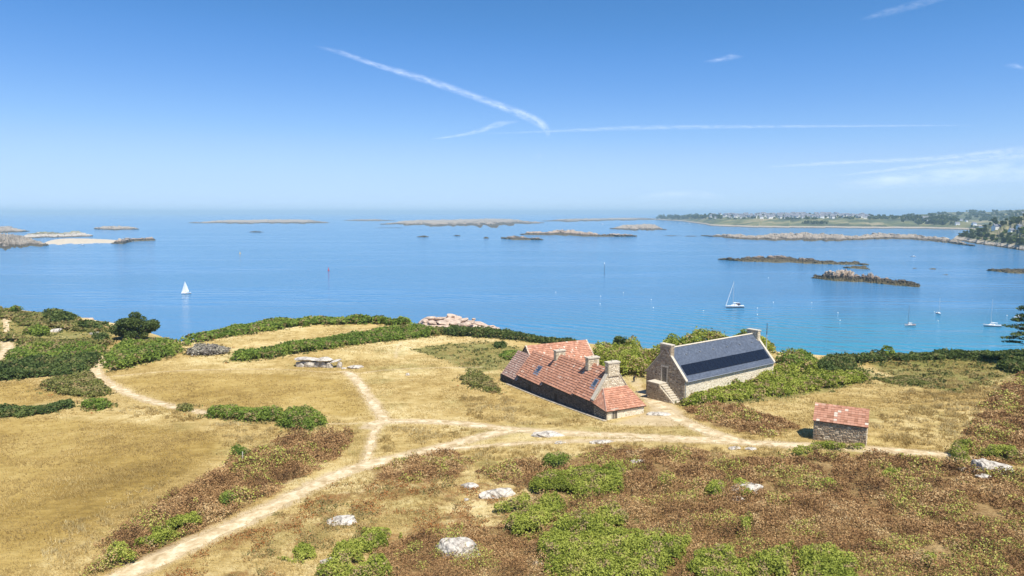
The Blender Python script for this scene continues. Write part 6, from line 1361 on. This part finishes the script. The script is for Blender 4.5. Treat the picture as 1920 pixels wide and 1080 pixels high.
# ------------------------------------------------------------------ boats, bow towards local -X
def hull_mesh(L, B, fb, draft=.35, sheer=.25, stern=.72, n=18):
    st = np.linspace(0, 1, n); V = []
    for t in st:
        x = -L / 2 + L * t; w = B / 2 * (math.sin(min(1, t / .55) * math.pi / 2) ** .8 if t < .55 else 1 - (1 - stern) * ((t - .55) / .45) ** 2)
        zt = fb + sheer * (1 - t / .6) ** 2 if t < .6 else fb + .06 * (t - .6)
        xb = x + (.10 * L * (1 - t) ** 3) * 0; row = []
        for a in np.linspace(-1, 1, 11):
            s = abs(a); row.append((x + .07 * L * (1 - t) ** 4 * (1 - s) , w * math.copysign(s ** .55, a) if s else 0, -draft + (zt + draft) * s ** 1.6))
        V.append(row)
    return np.array(V)
def make_boat(name, label, px, py, L, rz, kind='yacht', group=None, cat='sailboat', z=0):
    p = at_z(px, py, 0); o = empty(name, (p[0], p[1], 0), rz, label, cat, group)
    B = L * .32; fb = L * (.095 if kind != 'classic' else .11); V = hull_mesh(L, B, fb, draft=L * .03)
    h = MB(); h.grid(V); top = V[:, [0, -1]]; h.poly([tuple(q) for q in V[-1]][::-1]); ho = h.build('hull', M['white'], o, True)
    w = MB(); Vw = V.copy(); k = np.clip((.10 * fb - V[..., 2]) / (fb * .4), 0, 1); 
    w.grid(np.where((V[..., 2:3] < fb * .3), V * np.array([1.002, 1.02, 1]), np.stack([V[..., 0] * 1.0, V[..., 1] * .97, np.full_like(V[..., 2], fb * .22)], -1))); w.build('waterline_band', M['antifoul'], ho, True)
    d = MB(); n = len(V); dk = np.stack([V[:, 0], (V[:, 0] + V[:, -1]) / 2 + np.array([0, 0, .04 * L * .3]), V[:, -1]], 1); d.grid(dk - np.array([0, 0, .02]), mat=0); d.build('deck', M['varnish'] if kind == 'classic' else M['white'], o, True)
    if kind == 'motor':
        c = MB(); c.prism([(-.16 * L, -B * .28, fb), (.12 * L, -B * .30, fb), (.10 * L, -B * .26, fb + .16 * L), (-.06 * L, -B * .24, fb + .16 * L)], (0, B * .56, 0)); c.build('cabin', M['white'], o)
        g = MB(); g.prism([(-.145 * L, -B * .25, fb + .05 * L), (-.075 * L, -B * .22, fb + .15 * L), (-.075 * L, B * .22, fb + .15 * L), (-.145 * L, B * .25, fb + .05 * L)], (-.02, 0, .01)); g.build('windscreen', M['glass'], o)
        e = MB(); e.box(.47 * L, .53 * L, -.12, .12, -.2, fb + .35); e.build('outboard_motor', M['black'], o); return o
    c = MB(); c.prism([(-.20 * L, -B * .22, fb + .02), (.14 * L, -B * .27, fb + .02), (.12 * L, -B * .22, fb + .07 * L), (-.10 * L, -B * .18, fb + .065 * L)], (0, B * .47, 0)); co = c.build('cabin', M['white'], o)
    for sg in (-1, 1):
        for q in (-.06, .02):
            g = MB(); yy = sg * B * .245; g.box(q * L, (q + .055) * L, yy - .03 - (.02 if sg > 0 else 0), yy + .03, fb + .025 * L, fb + .05 * L); g.build('cabin_window', M['glass'], co)
    Hm_ = L * (1.42 if kind in ('yacht', 'sailing') else 1.75); mx = -.08 * L if kind != 'classic' else -.17 * L; mr = L * .0085
    m = MB(); m.tube([(mx, 0, fb), (mx, 0, Hm_)], [mr * 1.3, mr], 8); mo = m.build('mast', M['bark'] if kind == 'classic' else M['alu'], o)
    s = MB()
    for z in (.45, .72):
        s.tube([(mx, -B * .28, Hm_ * z), (mx, B * .28, Hm_ * z)], mr * .4, 5)
    s.build('spreader', M['alu'], mo)
    for nm, a, c in (('forestay', (-.48 * L, 0, fb + .2), (mx, 0, Hm_ * .97)), ('backstay', (.49 * L, 0, fb), (mx, 0, Hm_ * .99)), ('shroud', (mx, -B * .45, fb), (mx, 0, Hm_ * .97)), ('shroud', (mx, B * .45, fb), (mx, 0, Hm_ * .97))):
        t = MB(); t.tube([a, c], .012, 4); t.build(nm, M['alu'], o)
    bz = fb + .12 * L
    b = MB(); b.tube([(mx, 0, bz), (mx + .40 * L, 0, bz)], mr * .8, 6); bo = b.build('boom', M['alu'] if kind != 'classic' else M['varnish'], o)
    if kind == 'sailing':
        n1 = 14; W = []
        for i, t in enumerate(np.linspace(0, 1, n1)):
            zz = bz + .1 + (Hm_ - bz - .2) * t; wd = .40 * L * (1 - t) ** .85 + .03; W.append([(mx + .06 + wd * u, math.sin(u * math.pi) * .10 * wd * 1.2 + u * wd * .35, zz) for u in np.linspace(0, 1, 8)])
        q = MB(); q.grid(np.array(W)); q.grid(np.array(W)[:, ::-1] + np.array([0, .015, 0])); q.build('mainsail', M['sail'], o, True)
        W = []
        for t in np.linspace(0, 1, n1):
            x0 = -.48 * L + (mx + .48 * L) * t; zz = fb + .25 + (Hm_ * .93 - fb) * t; wd = .52 * L * (1 - t) + .02; W.append([(x0 + wd * u, math.sin(u * math.pi) * .16 * wd + u * wd * .25, zz) for u in np.linspace(0, 1, 8)])
        q = MB(); q.grid(np.array(W)); q.grid(np.array(W)[:, ::-1] + np.array([0, .015, 0])); q.build('jib', M['sail'], o, True)
    else:
        c = MB(); c.tube([(mx + .02 * L, 0, bz + .05 * L), (mx + .1 * L, 0, bz + .03 * L), (mx + .38 * L, 0, bz + .015 * L)], [.022 * L, .022 * L, .010 * L], 8); c.build('furled_mainsail', M['sail'], o)
        if kind == 'yacht':
            c = MB(); c.tube([(-.47 * L, 0, fb + .35), (mx - .002 * L, 0, Hm_ * .93)], [.014 * L, .007 * L], 8); c.build('furled_jib', M['sail'], o)
            c = MB(); c.prism([(.13 * L, -B * .26, fb + .03 * L), (.30 * L, -B * .26, fb + .04 * L), (.29 * L, -B * .2, fb + .125 * L), (.11 * L, -B * .2, fb + .125 * L)], (0, B * .5, 0)); c.build('spray_hood', M['navy'], o)
    rl = MB()
    for sg in (0, -1):
        for i in range(1, n - 1, 3): q = V[i, sg]; rl.tube([q * np.array([1, .97, 1]), q * np.array([1, .97, 1]) + np.array([0, 0, .55])], .02, 4)
    rl.build('guard_rail', M['alu'], o)
    rd = MB(); rd.box(.46 * L, .50 * L, -.04, .04, -.3, fb + .3); rd.build('rudder', M['white'], o)
    return o
def away(px, a): return a - math.atan2(px - 960, F) * .0
make_boat('sailing_yacht', 'large white yacht at anchor with furled sails and navy spray hood', 1377, 576.5, 12.4, .12, 'yacht')
make_boat('sailboat', 'small sailboat under full white sails on open water', 349, 551, 6.9, .55, 'sailing')
make_boat('sailboat', 'white gaffer with varnished deck and dark wooden mast', 1706, 611, 6.6, .15, 'classic')
make_boat('sailboat', 'small white sailboat moored stern on behind its buoy', 1760, 588.5, 6.0, 1.35, 'plain')
make_boat('sailboat', 'white sailboat moored left of the pine boughs', 1860, 612, 8.6, -.25, 'plain')
make_boat('motor_boat', 'white motor boat half hidden behind the pine', 1908, 596, 6.5, .3, 'motor', cat='motorboat')
make_boat('motor_boat', 'white motor boat speeding past the tidal reef', 1713, 481.5, 7, math.pi, 'motor', cat='motorboat')
make_boat('motor_boat', 'white motor boat anchored off the sand beach', 155, 460, 7, .2, 'motor', cat='motorboat')
for i, (px, py) in enumerate(((115, 459.3), (148, 458), (179, 457.2), (186, 457.5))): make_boat('motor_boat', 'tiny white boat lying along the sand beach', px, py, 4.5, .1 * i, 'motor', 'tiny boats along the sand beach', 'motorboat')
for i, (px, py, L) in enumerate(((262, 403.8, 13), (513, 404.6, 11), (698, 403.9, 13))): make_boat('sailboat', 'tiny distant white sail near the horizon', px, py, L, .4, 'sailing', 'distant sails near the horizon')
make_boat('motor_boat', 'dark distant boat off the pale sandbank', 1130, 420.5, 14, .2, 'motor', cat='motorboat')
rr = random.Random(3)
for k in range(16): make_boat('motor_boat', 'tiny white boat moored in the village anchorage', rr.uniform(1228, 1304), rr.uniform(416.5, 419.5), rr.uniform(7, 11), rr.uniform(0, 3), 'motor', 'boats moored in the village anchorage', 'motorboat')

def buoy(px, py, s=.58, m='white', label='white mooring buoy floating in the bay', group='white mooring buoys in the bay', name='mooring_buoy'):
    p = at_z(px, py, 0); v = ICO2[0] * np.array([.55, .55, .5]) * s; b = MB(); b.faces(v + np.array([0, 0, .18 * s]), ICO2[1].reshape(-1), 3); b.tube([(0, 0, .55 * s), (0, 0, .85 * s)], .07 * s, 6); o = b.build(name, M[m], None, True); o.location = (p[0], p[1], 0); tag(o, label, 'buoy', group); return o
for (px, py) in ((1126, 555.5), (1125, 570), (1169, 549), (1221, 562), (1225, 577), (1319, 583), (1420, 578), (1420, 590), (1450, 567), (1522, 568), (1571, 587), (1575, 601), (1759, 602), (1888, 592), (1441, 521), (1752, 585), (318, 441), (1042, 548)): buoy(px, py)
def channel_buoy(px, py, m, label):
    p = at_z(px, py, 0); o = empty('channel_buoy', (p[0], p[1], 0), 0, label, 'buoy'); b = MB(); b.tube([(0, 0, -.4), (0, 0, .7), (0, 0, .9)], [1.0, 1.0, .7], 12); b.build('float', M[m], o); b = MB(); b.tube([(0, 0, .9), (0, 0, 2.6)], [.55, .25], 8); b.build('tower', M[m], o); b = MB(); b.tube([(0, 0, 2.6), (0, 0, 3.5)], [.35, .35], 8); b.build('topmark', M[m], o)
channel_buoy(616, 507.5, 'red', 'red channel buoy in open water'); channel_buoy(450, 476, 'yellow', 'yellow channel buoy far from the shore')
p = at_z(1133, 516, 0); o = empty('beacon_pole', (p[0], p[1], 0), 0, 'thin sea beacon pole standing in mid bay', 'beacon')
b = MB(); b.tube([(0, 0, -1), (0, 0, 11)], [.20, .14], 8); b.build('pole', M['black'], o); b = MB(); b.tube([(0, 0, 11), (0, 0, 12.6)], [.34, .34], 8); b.build('topmark', M['white'], o)
p = at_z(1688, 411, 0)

# ------------------------------------------------------------------ contrails and wisps, high above
def vapour_mat(name, dens, sc):
    m, n, l, p = mat(name); n.remove(p)
    uv = n.new('ShaderNodeAttribute'); uv.attribute_name = 'across'; al = n.new('ShaderNodeAttribute'); al.attribute_name = 'along'
    def mth(op, a, b, cl=False):
        q = n.new('ShaderNodeMath'); q.operation = op; q.use_clamp = cl
        for k, x in enumerate((a, b)):
            if isinstance(x, (int, float)): q.inputs[k].default_value = x
            else: l.new(x, q.inputs[k])
        return q.outputs[0]
    cb = n.new('ShaderNodeCombineXYZ'); l.new(al.outputs['Fac'], cb.inputs[0]); l.new(uv.outputs['Fac'], cb.inputs[1])
    mp = n.new('ShaderNodeMapping'); mp.inputs['Scale'].default_value = (sc, 1.3, 1); l.new(cb.outputs[0], mp.inputs['Vector'])
    t = n.new('ShaderNodeTexNoise'); t.inputs['Scale'].default_value = 1; t.inputs['Detail'].default_value = 7; t.inputs['Roughness'].default_value = .62; l.new(mp.outputs[0], t.inputs['Vector'])
    edge = mth('POWER', mth('SUBTRACT', 1.0, mth('MULTIPLY', uv.outputs['Fac'], uv.outputs['Fac'])), 2.2); fade = n.new('ShaderNodeAttribute'); fade.attribute_name = 'fade'
    v = mth('MULTIPLY', mth('MULTIPLY', edge, fade.outputs['Fac']), mth('MULTIPLY', mth('SUBTRACT', t.outputs['Fac'], .30), 2.4), True)
    a = mth('MULTIPLY', v, dens * .55, True)
    df = n.new('ShaderNodeBsdfDiffuse'); df.inputs[0].default_value = (.9, .9, .9, 1); tl = n.new('ShaderNodeBsdfTranslucent'); tl.inputs[0].default_value = (.9, .9, .9, 1)
    m1 = n.new('ShaderNodeMixShader'); m1.inputs[0].default_value = .8; l.new(df.outputs[0], m1.inputs[1]); l.new(tl.outputs[0], m1.inputs[2])
    tr = n.new('ShaderNodeBsdfTransparent'); m2 = n.new('ShaderNodeMixShader'); l.new(a, m2.inputs[0]); l.new(tr.outputs[0], m2.inputs[1]); l.new(m1.outputs[0], m2.inputs[2]); l.new(m2.outputs[0], n['Material Output'].inputs[0])
    return m
def vapour(name, label, cat, px, dens, alt=9000, sc=3.0, tail=.18):
    """px: (x, y, thickness in px); a drifting sheet of ice crystals at its real height"""
    K = 10; S = smooth_line([(q[0], q[1]) for q in px], 8); xs = np.array(px, float); cum = np.concatenate([[0], np.cumsum(np.hypot(np.diff(xs[:, 0]), np.diff(xs[:, 1])))]); sc_ = np.concatenate([[0], np.cumsum(np.hypot(*np.diff(S, axis=0).T))]); th = np.interp(sc_ / sc_[-1], cum / cum[-1], xs[:, 2])
    T = np.gradient(S, axis=0); T /= np.linalg.norm(T, axis=1, keepdims=True); N = np.stack([-T[:, 1], T[:, 0]], 1); n = len(S); V = np.zeros((n, K, 3)); A = np.zeros((n, K)); Fd = np.zeros((n, K)); Al = np.zeros((n, K))
    for j, u in enumerate(np.linspace(-1, 1, K)):
        for i in range(n):
            q = S[i] + N[i] * u * th[i] / 2; d = ray(*q); t = (alt - CZ) / max(d[2], .004); V[i, j] = d * t + (0, 0, CZ)
        A[:, j] = u; e = np.minimum(np.arange(n) / max(3, n * .2), (n - 1 - np.arange(n)) / max(3, n * tail)); Fd[:, j] = np.clip(e, 0, 1); Al[:, j] = sc_ / 60
    b = MB(); b.grid(V); o = b.build(name, vapour_mat(name, dens, sc), smooth=True)
    for k, v in (('across', A), ('fade', Fd), ('along', Al)): a = o.data.attributes.new(k, 'FLOAT', 'POINT'); a.data.foreach_set('value', v.astype(np.float32).ravel())
    tag(o, label, cat); return o
vapour('contrail', 'long bright contrail slanting down across the sky', 'contrail', [(588, 86, 7), (640, 99, 14), (700, 120, 12), (760, 138, 18), (830, 160, 19), (900, 185, 18), (950, 203, 20), (990, 219, 23), (1016, 233, 22), (1027, 246, 18), (1026, 259, 9)], .70, tail=.05)
vapour('contrail', 'short feathered contrail curving below the long one', 'contrail', [(805, 262, 5), (860, 254, 7), (900, 245, 12), (935, 233, 16), (975, 227, 6)], .5)
vapour('contrail', 'thin level contrail running to the right', 'contrail', [(870, 251, 3), (960, 249, 5), (1060, 245, 8), (1180, 240, 13), (1320, 238, 11), (1480, 237, 8), (1640, 236, 6), (1850, 235, 4)], .38)
vapour('cloud_wisp', 'tiny feather of cloud below the contrail end', 'cloud', [(1005, 299, 4), (1010, 292, 7), (1015, 285, 4)], .35)
vapour('cloud_wisp', 'small white cloud wisp high on the right', 'cloud', [(1318, 116, 5), (1350, 112, 12), (1370, 107, 16), (1395, 106, 5)], .4)
vapour('cloud_wisp', 'faint slanting wisp at the top of the sky', 'cloud', [(1610, 38, 6), (1660, 24, 20), (1720, 8, 22), (1790, -8, 10)], .22)
vapour('cloud_wisp', 'tiny wisp at the right edge of the sky', 'cloud', [(1880, 124, 6), (1900, 123, 14), (1935, 132, 10)], .35)
vapour('cloud_wisp', 'long thin streak of cloud over the village', 'cloud', [(1420, 315, 5), (1520, 308, 9), (1620, 303, 10), (1740, 298, 14), (1850, 288, 18), (1980, 270, 20)], .45)
vapour('cloud_wisp', 'second pale streak of cloud under the long thin one', 'cloud', [(1560, 331, 4), (1640, 322, 8), (1720, 312, 12), (1800, 303, 16), (1900, 292, 22), (1990, 284, 24)], .45)
vapour('cloud_bank', 'soft white cloud bank over the headland', 'cloud', [(1560, 350, 20), (1680, 338, 40), (1800, 328, 52), (1900, 320, 60), (2060, 316, 60)], .50, 3000, .8)
vapour('cloud_bank', 'low thin cloud over the left end of the village', 'cloud', [(1190, 372, 8), (1240, 366, 20), (1300, 364, 24), (1360, 370, 10)], .22, 3000, 1.2)

# ------------------------------------------------------------------ air
def haze():
    b = MB(); b.box(-69000, 69000, -2500, 69500, -6, 130)
    m = bpy.data.materials.new('sea_haze'); m.use_nodes = True; n = m.node_tree.nodes; n.clear()
    o_ = n.new('ShaderNodeOutputMaterial'); v = n.new('ShaderNodeVolumePrincipled'); v.inputs['Color'].default_value = (.55, .81, 1.0, 1); v.inputs['Density'].default_value = HAZE; v.inputs['Anisotropy'].default_value = -.1
    m.node_tree.links.new(v.outputs[0], o_.inputs['Volume']); o = b.build('haze', m); tag(o, 'thin pale sea haze in the far air', 'haze', kind='stuff')
HAZE = 9.0e-5
haze()
